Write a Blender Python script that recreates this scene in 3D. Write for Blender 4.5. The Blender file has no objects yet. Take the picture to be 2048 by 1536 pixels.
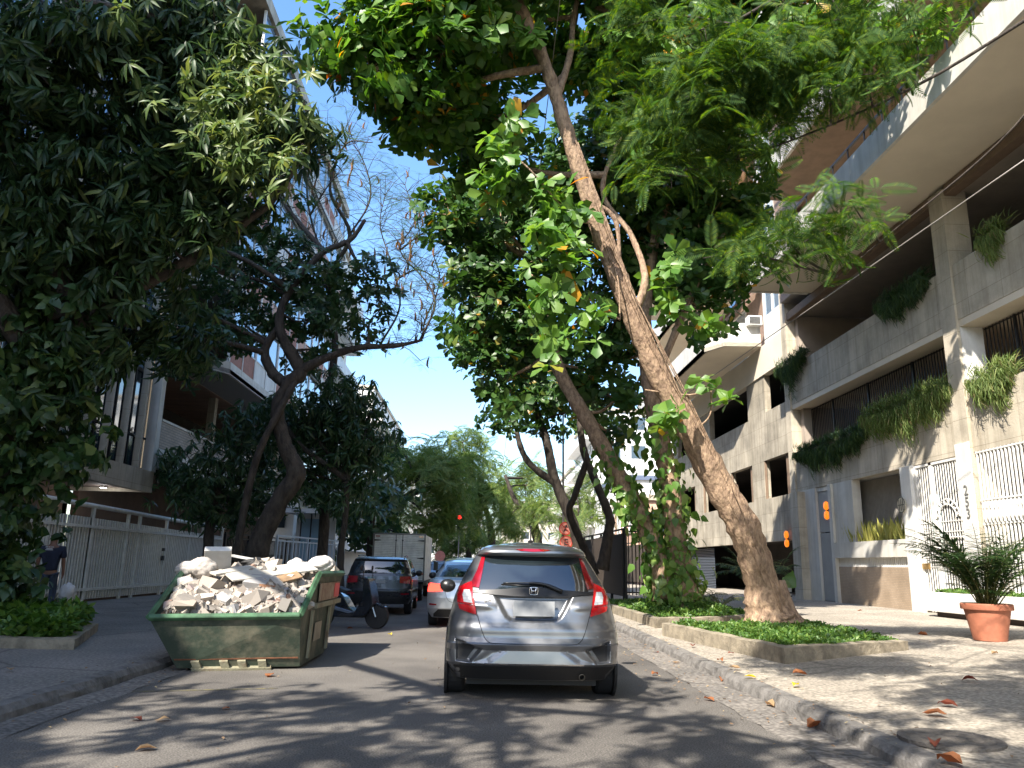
import bpy, bmesh, math, random
import numpy as np
from mathutils import Vector, Matrix
rs = np.random.RandomState(7); random.seed(7)
SC = bpy.context.scene
# ---------------------------------------------------------------- camera, sky, sun
F = 1540.; PITCH = math.radians(13.2); ROLL = math.radians(1.2); YAW = math.radians(2.0)
CAM = np.array([0., 0., 1.35])
_f = np.array([math.sin(YAW)*math.cos(PITCH), math.cos(YAW)*math.cos(PITCH), math.sin(PITCH)])
_r = np.array([math.cos(YAW), -math.sin(YAW), 0.]); _u = np.cross(_r, _f)
_c, _s = math.cos(ROLL), math.sin(ROLL)
CR = _c*_r + _s*_u; CU = -_s*_r + _c*_u
cd = bpy.data.cameras.new('camera'); cam = bpy.data.objects.new('camera', cd); SC.collection.objects.link(cam)
cd.sensor_width = 36; cd.lens = F/2048*36; cd.clip_end = 2000; cd.clip_start = .05
cam.matrix_world = Matrix([[CR[0], CU[0], -_f[0], CAM[0]], [CR[1], CU[1], -_f[1], CAM[1]], [CR[2], CU[2], -_f[2], CAM[2]], [0, 0, 0, 1]])
SC.camera = cam
SUN = np.array([-.47, -.70, .80]); SUN /= np.linalg.norm(SUN)
el = math.asin(SUN[2]); az_ = math.atan2(SUN[0], SUN[1])
W = bpy.data.worlds.new("World"); SC.world = W; W.use_nodes = True
nt = W.node_tree; bg = nt.nodes['Background']
sk = nt.nodes.new('ShaderNodeTexSky'); sk.sky_type = 'NISHITA'; sk.sun_disc = False
sk.sun_elevation = el; sk.sun_rotation = az_; sk.air_density = 1.15; sk.dust_density = 1.3; sk.ozone_density = 3.2
hsv = nt.nodes.new('ShaderNodeHueSaturation'); hsv.inputs['Saturation'].default_value = 1.14; nt.links.new(sk.outputs[0], hsv.inputs['Color']); nt.links.new(hsv.outputs[0], bg.inputs[0]); bg.inputs[1].default_value = 0.15
sl = bpy.data.lights.new('sun', 'SUN'); sl.energy = 4.6; sl.angle = math.radians(.53); sl.color = (1, .93, .82)
so = bpy.data.objects.new('sun', sl); SC.collection.objects.link(so)
so.rotation_euler = Vector(SUN).to_track_quat('Z', 'Y').to_euler()
SC.view_settings.view_transform = 'Standard'; SC.view_settings.look = 'None'
SC.view_settings.exposure = 1.42; SC.view_settings.gamma = 1
SC.cycles.max_bounces = 8; SC.cycles.transparent_max_bounces = 8
# ---------------------------------------------------------------- measuring helpers (pixel of the photo -> point of the place)
def ray(px, py): return CR*(px-1024)/F + CU*(768-py)/F + _f
def ay(px, py, Y): d = ray(px, py); return CAM + d*(Y/d[1])
def az(px, py, Z): d = ray(px, py); return CAM + d*((Z-CAM[2])/d[2])
def ax(px, py, X): d = ray(px, py); return CAM + d*(X/d[0])
def V(*a): return np.array(a, float)
def nrm(a): return a/np.maximum(np.linalg.norm(a, axis=-1, keepdims=True), 1e-9)
# ---------------------------------------------------------------- materials
MATS = {}
def newmat(name):
    m = bpy.data.materials.new(name); m.use_nodes = True
    return m, m.node_tree, m.node_tree.nodes['Principled BSDF']
def mat(name, col, rough=.7, metal=0., var=.0, scale=4., bump=0., bscale=30., col2=None, thr=(.4, .65), coat=0., spec=.5, streak=0., stretch=(1, 1, 1), emit=0.):
    if name in MATS: return MATS[name]
    m, t, b = newmat(name); n = t.nodes; L = t.links
    b.inputs['Roughness'].default_value = rough; b.inputs['Metallic'].default_value = metal
    b.inputs['Specular IOR Level'].default_value = spec
    b.inputs['Coat Weight'].default_value = coat; b.inputs['Coat Roughness'].default_value = .05
    b.inputs['Base Color'].default_value = (*col, 1)
    if emit: b.inputs['Emission Color'].default_value = (*col, 1); b.inputs['Emission Strength'].default_value = emit
    if var or col2 or bump or streak:
        tc = n.new('ShaderNodeTexCoord')
        mp = n.new('ShaderNodeMapping'); mp.inputs['Scale'].default_value = stretch; L.new(tc.outputs['Object'], mp.inputs[0])
        ns = n.new('ShaderNodeTexNoise'); ns.inputs['Scale'].default_value = scale; ns.inputs['Detail'].default_value = 8; ns.inputs['Roughness'].default_value = .65
        L.new(mp.outputs[0], ns.inputs['Vector'])
        cr = n.new('ShaderNodeValToRGB'); L.new(ns.outputs['Fac'], cr.inputs[0])
        c2 = col2 if col2 else tuple(c*(1-var) for c in col)
        c1 = col if col2 else tuple(min(1, c*(1+var*.6)) for c in col)
        cr.color_ramp.elements[0].position = thr[0]; cr.color_ramp.elements[1].position = thr[1]
        cr.color_ramp.elements[0].color = (*c1, 1); cr.color_ramp.elements[1].color = (*c2, 1)
        out = cr.outputs[0]
        if streak >= .3:      # formwork joints
            sp = n.new('ShaderNodeSeparateXYZ'); cb = n.new('ShaderNodeCombineXYZ'); L.new(tc.outputs['Object'], sp.inputs[0]); L.new(sp.outputs[1], cb.inputs[0]); L.new(sp.outputs[2], cb.inputs[1])
            bk = n.new('ShaderNodeTexBrick'); L.new(cb.outputs[0], bk.inputs['Vector']); bk.offset = 0; bk.inputs['Scale'].default_value = 1; bk.inputs['Brick Width'].default_value = 1.22; bk.inputs['Row Height'].default_value = .71; bk.inputs['Mortar Size'].default_value = .007
            bk.inputs['Color1'].default_value = (1, 1, 1, 1); bk.inputs['Color2'].default_value = (.88, .88, .87, 1); bk.inputs['Mortar'].default_value = (.62, .6, .57, 1)
            m4 = n.new('ShaderNodeMixRGB'); m4.blend_type = 'MULTIPLY'; m4.inputs[0].default_value = 1; L.new(out, m4.inputs[1]); L.new(bk.outputs[0], m4.inputs[2]); out = m4.outputs[0]
        if streak:
            m2 = n.new('ShaderNodeMapping'); m2.inputs['Scale'].default_value = (2.2, 2.2, .12); L.new(tc.outputs['Object'], m2.inputs[0])
            n2 = n.new('ShaderNodeTexNoise'); n2.inputs['Scale'].default_value = 1.6; n2.inputs['Detail'].default_value = 9; n2.inputs['Roughness'].default_value = .7
            L.new(m2.outputs[0], n2.inputs['Vector'])
            r2 = n.new('ShaderNodeValToRGB'); r2.color_ramp.elements[0].position = .42; r2.color_ramp.elements[1].position = .72
            r2.color_ramp.elements[0].color = (1, 1, 1, 1); k = 1-streak; r2.color_ramp.elements[1].color = (k, k*.97, k*.92, 1)
            L.new(n2.outputs['Fac'], r2.inputs[0])
            mx = n.new('ShaderNodeMixRGB'); mx.blend_type = 'MULTIPLY'; mx.inputs[0].default_value = 1
            L.new(out, mx.inputs[1]); L.new(r2.outputs[0], mx.inputs[2]); out = mx.outputs[0]
        L.new(out, b.inputs['Base Color'])
        if bump:
            n3 = n.new('ShaderNodeTexNoise'); n3.inputs['Scale'].default_value = bscale; n3.inputs['Detail'].default_value = 6
            L.new(mp.outputs[0], n3.inputs['Vector'])
            bp = n.new('ShaderNodeBump'); bp.inputs['Strength'].default_value = min(1, bump); bp.inputs['Distance'].default_value = .05 if bump >= 1 else .02
            L.new(n3.outputs['Fac'], bp.inputs['Height']); L.new(bp.outputs[0], b.inputs['Normal'])
    MATS[name] = m; return m
def leafmat(name, cols, tr=.35, rough=.42, spec=.5):
    """cols: list of (position, rgb), picked at random for each leaf"""
    m, t, b = newmat(name); n = t.nodes; L = t.links
    g = n.new('ShaderNodeNewGeometry'); cr = n.new('ShaderNodeValToRGB'); cr.color_ramp.interpolation = 'LINEAR'
    L.new(g.outputs['Random Per Island'], cr.inputs[0])
    e = cr.color_ramp.elements
    for i, (p, c) in enumerate(cols):
        if i < 2: k = e[i]; k.position = p
        else: k = e.new(p)
        k.color = (*c, 1)
    L.new(cr.outputs[0], b.inputs['Base Color']); b.inputs['Roughness'].default_value = rough; b.inputs['Specular IOR Level'].default_value = spec
    tl = n.new('ShaderNodeBsdfTranslucent')
    hs = n.new('ShaderNodeHueSaturation'); hs.inputs['Value'].default_value = 1.9; hs.inputs['Saturation'].default_value = 1.15; hs.inputs['Hue'].default_value = .485
    L.new(cr.outputs[0], hs.inputs['Color']); L.new(hs.outputs[0], tl.inputs[0])
    mx = n.new('ShaderNodeMixShader'); mx.inputs[0].default_value = tr
    L.new(b.outputs[0], mx.inputs[1]); L.new(tl.outputs[0], mx.inputs[2]); L.new(mx.outputs[0], n['Material Output'].inputs[0])
    return m
def tilemat(name, c1, c2, sx, sy, mortar=.02, plane='yz', mc=None, rough=.6, bump=.3, offset=.5):
    m, t, b = newmat(name); n = t.nodes; L = t.links
    tc = n.new('ShaderNodeTexCoord'); sp = n.new('ShaderNodeSeparateXYZ'); cb = n.new('ShaderNodeCombineXYZ')
    L.new(tc.outputs['Object'], sp.inputs[0])
    a = {'x': 0, 'y': 1, 'z': 2}
    L.new(sp.outputs[a[plane[0]]], cb.inputs[0]); L.new(sp.outputs[a[plane[1]]], cb.inputs[1])
    br = n.new('ShaderNodeTexBrick'); L.new(cb.outputs[0], br.inputs['Vector'])
    br.inputs['Scale'].default_value = 1; br.inputs['Brick Width'].default_value = sx; br.inputs['Row Height'].default_value = sy
    br.inputs['Mortar Size'].default_value = mortar; br.offset = offset
    br.inputs['Color1'].default_value = (*c1, 1); br.inputs['Color2'].default_value = (*c2, 1)
    br.inputs['Mortar'].default_value = (*(mc or tuple(x*.45 for x in c1)), 1)
    ns = n.new('ShaderNodeTexNoise'); ns.inputs['Scale'].default_value = 1.3; ns.inputs['Detail'].default_value = 8
    L.new(tc.outputs['Object'], ns.inputs['Vector'])
    r = n.new('ShaderNodeValToRGB'); r.color_ramp.elements[0].color = (.75, .74, .72, 1); r.color_ramp.elements[1].color = (1, 1, 1, 1)
    r.color_ramp.elements[0].position = .35; r.color_ramp.elements[1].position = .6; L.new(ns.outputs['Fac'], r.inputs[0])
    mx = n.new('ShaderNodeMixRGB'); mx.blend_type = 'MULTIPLY'; mx.inputs[0].default_value = 1
    L.new(br.outputs[0], mx.inputs[1]); L.new(r.outputs[0], mx.inputs[2]); L.new(mx.outputs[0], b.inputs['Base Color'])
    b.inputs['Roughness'].default_value = rough
    bp = n.new('ShaderNodeBump'); bp.inputs['Strength'].default_value = bump; bp.inputs['Distance'].default_value = .005; bp.invert = True
    L.new(br.outputs['Fac'], bp.inputs['Height']); L.new(bp.outputs[0], b.inputs['Normal'])
    return m
concrete = mat('concrete', (.53, .47, .375), .85, var=.2, scale=1.1, bump=.35, bscale=22, streak=.33)
concrete_dk = mat('concrete_weathered', (.42, .375, .30), .88, var=.3, scale=.9, bump=.4, bscale=18, streak=.42)
render_beige = mat('beige_render', (.68, .60, .48), .85, var=.06, scale=.8, bump=.1, bscale=90)
white_paint = mat('white_paint', (.72, .71, .68), .55, var=.08, scale=2, streak=.15)
offwhite = mat('offwhite_paint', (.60, .58, .53), .6, var=.1, scale=1.5, streak=.25)
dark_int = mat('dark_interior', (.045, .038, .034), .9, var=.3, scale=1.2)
brown_wall = mat('brown_wall', (.13, .085, .06), .8, var=.25, scale=1.5)
brown_beam = mat('brown_beam', (.21, .145, .10), .8, var=.15, scale=3)
black_metal = mat('black_metal', (.018, .018, .02), .45, metal=.3)
cream_metal = mat('cream_metal', (.60, .60, .56), .45, var=.12, scale=5)
glass_dk = mat('window_glass', (.03, .045, .06), .06, spec=1.0, metal=0, coat=.6)
glass_sky = mat('painted_sky_glass', (.16, .26, .38), .08, spec=1.0, metal=.25, coat=.6)  # blue of the reflected sky painted into the pane colour
stone_cladding = tilemat('stone_cladding', (.50, .45, .42), (.46, .42, .39), 1.3, .9, .008)
tile_tan = tilemat('tan_tiles', (.44, .33, .23), (.38, .28, .19), .09, .045, .006, mc=(.30, .25, .2))
brown_tile = tilemat('brown_tiles', (.30, .17, .085), (.25, .14, .07), .2, .1, .008)
brick = tilemat('brick', (.34, .20, .13), (.27, .15, .10), .24, .075, .012, mc=(.3, .27, .24))
brick_pale = tilemat('pale_brick', (.40, .31, .24), (.33, .25, .19), .3, .09, .014, mc=(.2, .17, .14))
terracotta = mat('terracotta', (.36, .13, .075), .7, var=.22, scale=5, bump=.1, bscale=60)
soil = mat('soil', (.06, .042, .028), .95, var=.4, scale=8, bump=.6)
kerb_stone = mat('kerb_stone', (.16, .15, .14), .85, var=.45, scale=5, bump=.8, bscale=28)
kerb_conc = mat('planter_kerb', (.25, .215, .16), .88, var=.4, scale=4, bump=.7, bscale=24)
bark = mat('bark', (.36, .25, .165), .9, col2=(.17, .11, .075), scale=13, thr=(.40, .64), bump=1.0, bscale=15, stretch=(1, 1, .5))
bark_dk = mat('dark_bark', (.075, .06, .048), .92, col2=(.03, .024, .02), scale=7, bump=1.0, bscale=16, stretch=(1, 1, .4))
twigmat = mat('twigs', (.13, .095, .065), .9)
rubber = mat('tyre_rubber', (.017, .017, .018), .8, var=.2, scale=20)
black_plastic = mat('black_plastic', (.012, .012, .013), .35)
satin_black = mat('matt_black_plastic', (.016, .016, .017), .6)
chrome = mat('chrome', (.75, .75, .76), .12, metal=1)
alloy = mat('alloy', (.32, .33, .34), .3, metal=.9)
def ground_mat(name, c1, c2, sp1, spsc, rough=.9, big=.35, bump=.6, bsc=60, cracks=True):
    m, t, b = newmat(name); n = t.nodes; L = t.links
    tc = n.new('ShaderNodeTexCoord')
    def noise(s, d=8, r=.6):
        q = n.new('ShaderNodeTexNoise'); q.inputs['Scale'].default_value = s; q.inputs['Detail'].default_value = d; q.inputs['Roughness'].default_value = r
        L.new(tc.outputs['Object'], q.inputs['Vector']); return q
    a = noise(big); cr = n.new('ShaderNodeValToRGB'); L.new(a.outputs['Fac'], cr.inputs[0])
    cr.color_ramp.elements[0].position = .36; cr.color_ramp.elements[1].position = .64
    cr.color_ramp.elements[0].color = (*c1, 1); cr.color_ramp.elements[1].color = (*c2, 1)
    s = noise(spsc, 2, .5); r2 = n.new('ShaderNodeValToRGB'); L.new(s.outputs['Fac'], r2.inputs[0])
    r2.color_ramp.elements[0].position = .38; r2.color_ramp.elements[1].position = .68
    r2.color_ramp.elements[0].color = (1-sp1, 1-sp1, 1-sp1, 1); r2.color_ramp.elements[1].color = (1+sp1*1.4,)*3+(1,)
    mx = n.new('ShaderNodeMixRGB'); mx.blend_type = 'MULTIPLY'; mx.inputs[0].default_value = 1
    L.new(cr.outputs[0], mx.inputs[1]); L.new(r2.outputs[0], mx.inputs[2]); out = mx.outputs[0]
    if cracks:
        v = n.new('ShaderNodeTexVoronoi'); v.feature = 'DISTANCE_TO_EDGE'; v.inputs['Scale'].default_value = .33
        ds = noise(1.7, 5); ad = n.new('ShaderNodeMixRGB'); ad.inputs[0].default_value = .18; L.new(tc.outputs['Object'], ad.inputs[1]); L.new(ds.outputs['Color'], ad.inputs[2])
        L.new(ad.outputs[0], v.inputs['Vector'])
        r3 = n.new('ShaderNodeValToRGB'); L.new(v.outputs['Distance'], r3.inputs[0]); r3.color_ramp.elements[0].color = (.45, .45, .45, 1); r3.color_ramp.elements[1].color = (1, 1, 1, 1)
        r3.color_ramp.elements[0].position = 0; r3.color_ramp.elements[1].position = .012
        m3 = n.new('ShaderNodeMixRGB'); m3.blend_type = 'MULTIPLY'; m3.inputs[0].default_value = .8
        L.new(out, m3.inputs[1]); L.new(r3.outputs[0], m3.inputs[2]); out = m3.outputs[0]
    L.new(out, b.inputs['Base Color']); b.inputs['Roughness'].default_value = rough
    f = noise(bsc, 4); bp = n.new('ShaderNodeBump'); bp.inputs['Strength'].default_value = bump; bp.inputs['Distance'].default_value = .01
    L.new(f.outputs['Fac'], bp.inputs['Height']); L.new(bp.outputs[0], b.inputs['Normal'])
    return m
asphalt = ground_mat('asphalt', (.088, .080, .073), (.150, .137, .122), .42, 70, big=.55, cracks=False)
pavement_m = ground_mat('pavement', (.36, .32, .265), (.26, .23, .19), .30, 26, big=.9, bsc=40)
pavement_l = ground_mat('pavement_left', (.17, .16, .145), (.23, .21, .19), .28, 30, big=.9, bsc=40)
gutter_m = ground_mat('gutter', (.20, .18, .16), (.13, .12, .11), .35, 22, big=1.2, bsc=30)
# ---------------------------------------------------------------- mesh helpers
def tag(o, label=None, cat=None, group=None, kind=None):
    if label: o['label'] = label
    if cat: o['category'] = cat
    if group: o['group'] = group
    if kind: o['kind'] = kind
    return o
def empty(name, loc=(0, 0, 0), rz=0., **k):
    o = bpy.data.objects.new(name, None); SC.collection.objects.link(o)
    o.location = loc; o.rotation_euler = (0, 0, rz); o.empty_display_size = .2
    return tag(o, **k)
def link(name, me, mats, parent=None, smooth=False):
    o = bpy.data.objects.new(name, me); SC.collection.objects.link(o)
    for m in (mats if isinstance(mats, (list, tuple)) else [mats]): me.materials.append(m)
    if smooth: me.polygons.foreach_set('use_smooth', [True]*len(me.polygons))
    if parent: o.parent = parent
    return o
class MB:
    def __init__(s): s.v = []; s.f = []; s.mi = []; s.m = 0; s.M = None
    def add(s, vs, fs):
        n = len(s.v)
        for p in vs: s.v.append(tuple(s.M @ Vector(p)) if s.M else tuple(float(q) for q in p))
        for f in fs: s.f.append(tuple(n+i for i in f)); s.mi.append(s.m)
        return s
    def box(s, x0, x1, y0, y1, z0, z1):
        vs = [(x, y, z) for z in (z0, z1) for y in (y0, y1) for x in (x0, x1)]
        return s.add(vs, [(0, 2, 3, 1), (4, 5, 7, 6), (0, 1, 5, 4), (2, 6, 7, 3), (0, 4, 6, 2), (1, 3, 7, 5)])
    def prism(s, poly, z0, z1):
        n = len(poly); vs = [(p[0], p[1], z0) for p in poly]+[(p[0], p[1], z1) for p in poly]
        return s.add(vs, [tuple(range(n))[::-1], tuple(range(n, 2*n))]+[(i, (i+1) % n, n+(i+1) % n, n+i) for i in range(n)])
    def extr(s, poly, a, b, axis='x'):
        """polygon in the two other axes, extruded along axis"""
        def mk(p, t): return {'x': (t, p[0], p[1]), 'y': (p[0], t, p[1]), 'z': (p[0], p[1], t)}[axis]
        n = len(poly); vs = [mk(p, a) for p in poly]+[mk(p, b) for p in poly]
        return s.add(vs, [tuple(range(n))[::-1], tuple(range(n, 2*n))]+[(i, (i+1) % n, n+(i+1) % n, n+i) for i in range(n)])
    def tube(s, pts, rad, n=8, cap=True, wob=0.):
        pts = np.array(pts, float); m = len(pts); rad = np.broadcast_to(np.array(rad, float), (m,))
        T = np.gradient(pts, axis=0) if m > 2 else np.array([pts[1]-pts[0]]*2); T = nrm(T)
        up = np.array([0, 0, 1.]) if abs(T[0][2]) < .9 else np.array([1., 0, 0])
        A = nrm(np.cross(T[0], up)); vs = []
        for i in range(m):
            A = nrm(A-T[i]*np.dot(A, T[i])); B = np.cross(T[i], A)
            for k in range(n):
                a = 2*math.pi*k/n; r = rad[i]*(1+(wob*(random.random()-.5) if wob else 0))
                vs.append(pts[i]+A*math.cos(a)*r+B*math.sin(a)*r)
        fs = [(i*n+k, i*n+(k+1) % n, (i+1)*n+(k+1) % n, (i+1)*n+k) for i in range(m-1) for k in range(n)]
        if cap: fs += [tuple(range(n))[::-1], tuple((m-1)*n+k for k in range(n))]
        return s.add(vs, fs)
    def bar(s, a, b, w, d=None): return s.tube([a, b], w, 4)
    def lathe(s, prof, c=(0, 0, 0), n=24, axis='z', cap=True):
        vs = []
        for r, h in prof:
            for k in range(n):
                a = 2*math.pi*k/n; p = {'z': (r*math.cos(a), r*math.sin(a), h), 'x': (h, r*math.cos(a), r*math.sin(a)), 'y': (r*math.cos(a), h, r*math.sin(a))}[axis]
                vs.append((c[0]+p[0], c[1]+p[1], c[2]+p[2]))
        m = len(prof); fs = [(i*n+k, i*n+(k+1) % n, (i+1)*n+(k+1) % n, (i+1)*n+k) for i in range(m-1) for k in range(n)]
        if cap: fs += [tuple(range(n))[::-1], tuple((m-1)*n+k for k in range(n))]
        return s.add(vs, fs)
    def build(s, name, mats, parent=None, smooth=False, fix=True, bev=0.):
        me = bpy.data.meshes.new(name); me.from_pydata(s.v, [], s.f)
        o = link(name, me, mats, parent)
        if isinstance(mats, (list, tuple)): me.polygons.foreach_set('material_index', s.mi)
        if fix:
            bm = bmesh.new(); bm.from_mesh(me); bmesh.ops.recalc_face_normals(bm, faces=bm.faces)
            if bev: bmesh.ops.bevel(bm, geom=[e for e in bm.edges if len(e.link_faces) == 2 and e.calc_face_angle(0) > .5], offset=bev, segments=1, affect='EDGES')
            bm.to_mesh(me); bm.free()
        if smooth: me.polygons.foreach_set('use_smooth', [True]*len(me.polygons))
        return o
def catmull(P, k=6):
    P = [np.array(p, float) for p in P]
    Q = [2*P[0]-P[1]]+P+[2*P[-1]-P[-2]]; out = []
    for i in range(1, len(Q)-2):
        for j in range(k):
            t = j/k; a, b, c, d = Q[i-1:i+3]
            out.append(.5*((2*b)+(-a+c)*t+(2*a-5*b+4*c-d)*t*t+(-a+3*b-3*c+d)*t**3))
    out.append(P[-1]); return np.array(out)
def limb(mb, P, r0, r1, n=10, k=6, wob=.16, jit=0.):
    """P: (x,y,z) or (x,y,z,r) stations"""
    C = catmull([p[:3] for p in P], k)
    if len(P[0]) > 3: R = catmull([(p[3], 0, 0) for p in P], k)[:, 0]
    else: R = np.linspace(r0, r1, len(C))
    R = R*(1+.07*np.sin(np.arange(len(C))*1.7+P[0][0]*9)*np.sin(np.arange(len(C))*.63+1)+rs.normal(0, .02, len(C)))
    if jit: C[1:-1] += rs.normal(0, jit, (len(C)-2, 3))
    mb.tube(C, R, n, True, wob); return C
# ---------------------------------------------------------------- leaves
def tmpl_leaf(ws, fold=.25, droop=.25, ts=(0, .33, .7, 1)):
    """leaf along +y with half widths ws at stations ts; unit length"""
    v = []; f = []
    for t, w in zip(ts, ws):
        z = -droop*t*t
        if w == 0: v.append((0, t, z))
        else: v += [(-w, t, z+fold*w), (0, t, z), (w, t, z+fold*w)]
    idx = []; k = 0
    for w in ws:
        idx.append((k,) if w == 0 else (k, k+1, k+2)); k += 1 if w == 0 else 3
    for a, b in zip(idx[:-1], idx[1:]):
        if len(a) == 1 and len(b) == 3: f += [(a[0], b[1], b[0]), (a[0], b[2], b[1])]
        elif len(a) == 3 and len(b) == 3: f += [(a[0], a[1], b[1], b[0]), (a[1], a[2], b[2], b[1])]
        elif len(a) == 3: f += [(a[0], a[1], b[0]), (a[1], a[2], b[0])]
    return np.array(v, float), f
T_ALMOND = tmpl_leaf((0, .17, .30, .14), .22, .22, (0, .4, .75, 1))
T_ALMOND = tmpl_leaf((0, .15, .29, 0), .22, .25, (0, .38, .78, 1))
T_MANGO = tmpl_leaf((0, .10, .105, 0), .4, .5, (0, .25, .65, 1))
T_SMALL = tmpl_leaf((0, .23, .2, 0), .25, .2, (0, .3, .65, 1))
T_HEART = tmpl_leaf((.12, .40, .28, 0), .18, .3, (0, .22, .6, 1))
def tmpl_frond(n=11, L=.34, w=.05, sub=False):
    v = []; f = []; 
    for i in range(n):
        t = .12+.86*i/(n-1); ll = L*math.sin(math.pi*(.18+.72*t))*.95
        for sgn in (-1, 1):
            k = len(v); z = -.35*t*t
            d = np.array([sgn*.86, .5, -.12]); q = np.array([-.5*sgn, .86, 0])
            b = np.array([0, t, z])
            v += [tuple(b-q*w*.25), tuple(b+d*ll*.45-q*w*.5), tuple(b+d*ll+V(0, 0, -.04)), tuple(b+d*ll*.45+q*w*.5)]
            f.append((k, k+1, k+2, k+3))
    k = len(v); v += [(-.006, 0, 0), (.006, 0, 0), (.004, .55, -.105), (-.004, .55, -.105), (0, 1, -.35)]
    f += [(k, k+1, k+2, k+3), (k+3, k+2, k+4)]
    return np.array(v, float), f
T_FROND = tmpl_frond(15, .30, .042)
def tmpl_fine(n=9, m=6):
    """twice-divided frond: pinnae made of narrow paired leaflets"""
    v = []; f = []
    for i in range(n):
        t = .15+.82*i/(n-1); ll = .36*math.sin(math.pi*(.2+.68*t))
        for sg in (-1, 1):
            b = np.array([0, t, -.3*t*t]); d = np.array([sg*.85, .5, -.15]); q = np.array([-.5*sg, .86, 0.])
            for j in range(m):
                u = (j+.6)/m; c = b+d*ll*u+V(0, 0, -.1*u*u); h = .045*math.sin(math.pi*(.2+.75*u))+.012
                for s2 in (-1, 1):
                    k = len(v); e = (q*s2*.9+d*.4)*h; wv = d*.0115
                    v += [tuple(c-wv*.6), tuple(c+e*.5-wv), tuple(c+e), tuple(c+e*.5+wv)]; f.append((k, k+1, k+2, k+3))
    k = len(v); v += [(-.006, 0, 0), (.006, 0, 0), (.004, .55, -.09), (-.004, .55, -.09), (0, 1, -.3)]
    f += [(k, k+1, k+2, k+3), (k+3, k+2, k+4)]
    return np.array(v, float), f
T_FINE = tmpl_fine()
def leafmesh(name, P, D, N, L, T, m, parent=None, Wd=1.0):
    tv, tf = T; P = np.asarray(P, float); n = len(P); K = len(tv)
    D = nrm(np.asarray(D, float)); N = np.asarray(N, float); X = nrm(np.cross(D, N)); Z = np.cross(X, D)
    L = np.broadcast_to(np.asarray(L, float), (n,))[:, None, None]
    vv = P[:, None, :]+L*(X[:, None, :]*(tv[None, :, 0:1]*Wd)+D[:, None, :]*tv[None, :, 1:2]+Z[:, None, :]*tv[None, :, 2:3])
    vv = vv.reshape(-1, 3)
    li = np.concatenate([np.array(f) for f in tf]); ln = np.array([len(f) for f in tf])
    loops = (np.arange(n)[:, None]*K+li[None, :]).ravel(); tot = np.tile(ln, n)
    start = np.concatenate([[0], np.cumsum(tot)[:-1]])
    me = bpy.data.meshes.new(name); me.vertices.add(len(vv)); me.vertices.foreach_set('co', vv.ravel())
    me.loops.add(len(loops)); me.loops.foreach_set('vertex_index', loops.astype(np.int32))
    me.polygons.add(len(tot)); me.polygons.foreach_set('loop_start', start.astype(np.int32)); me.polygons.foreach_set('loop_total', tot.astype(np.int32))
    me.update(calc_edges=True); me.validate()
    o = link(name, me, m, parent); me.polygons.foreach_set('use_smooth', [True]*len(me.polygons))
    return o
def rosettes(C, A, n, L, tilt=(.1, .8), droop=0., jl=.36, dn=.12, back=.30):
    """n leaves round each centre C with axis A -> P,D,N,L arrays"""
    C = np.repeat(np.asarray(C, float), n, 0); A = nrm(np.repeat(np.asarray(A, float), n, 0)); m = len(C)
    ref = np.where(np.abs(A[:, 2:3]) < .9, np.array([[0, 0, 1.]]), np.array([[1., 0, 0]])); U = nrm(np.cross(A, ref)); Wv = np.cross(A, U)
    ang = (np.tile(np.arange(n), m//n)*2.39996+np.repeat(rs.uniform(0, 6.28, m//n), n)); t = rs.uniform(tilt[0], tilt[1], m)
    R = U*np.cos(ang)[:, None]+Wv*np.sin(ang)[:, None]
    D = nrm(R*np.cos(t)[:, None]+A*np.sin(t)[:, None]+np.array([0, 0, -droop])+rs.normal(0, dn, (m, 3)))
    N = nrm(A*np.cos(t)[:, None]-R*np.sin(t)[:, None]+rs.normal(0, .2, (m, 3)))
    return C+R*.01-A*(rs.uniform(0, back, m)*L)[:, None], D, N, L*rs.uniform(1-jl, 1+jl, m)
def blobs(B, nsub, nper, spread, shell=.28):
    """B: [(centre, (rx,ry,rz), weight)] -> sub clump centres, rosette centres, outward axes"""
    S = []; C = []; A = []
    for c, r, w in B:
        c = np.array(c); r = np.array(r); k = max(3, int(nsub*w))
        d = nrm(rs.normal(0, 1, (k, 3))); rad = np.clip(1-np.abs(rs.normal(0, shell, k)), .05, 1.08)
        s = c+d*rad[:, None]*r; S.append((c, s))
        q = np.repeat(s, nper, 0); dd = np.repeat(d, nper, 0)
        q = q+np.clip(rs.normal(0, 1, q.shape), -1.8, 1.8)*spread*np.array([1, 1, .7]); C.append(q); A.append(nrm(dd*.7+np.array([0, 0, .55])+rs.normal(0, .35, q.shape)))
    return S, np.concatenate(C), np.concatenate(A)
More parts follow.
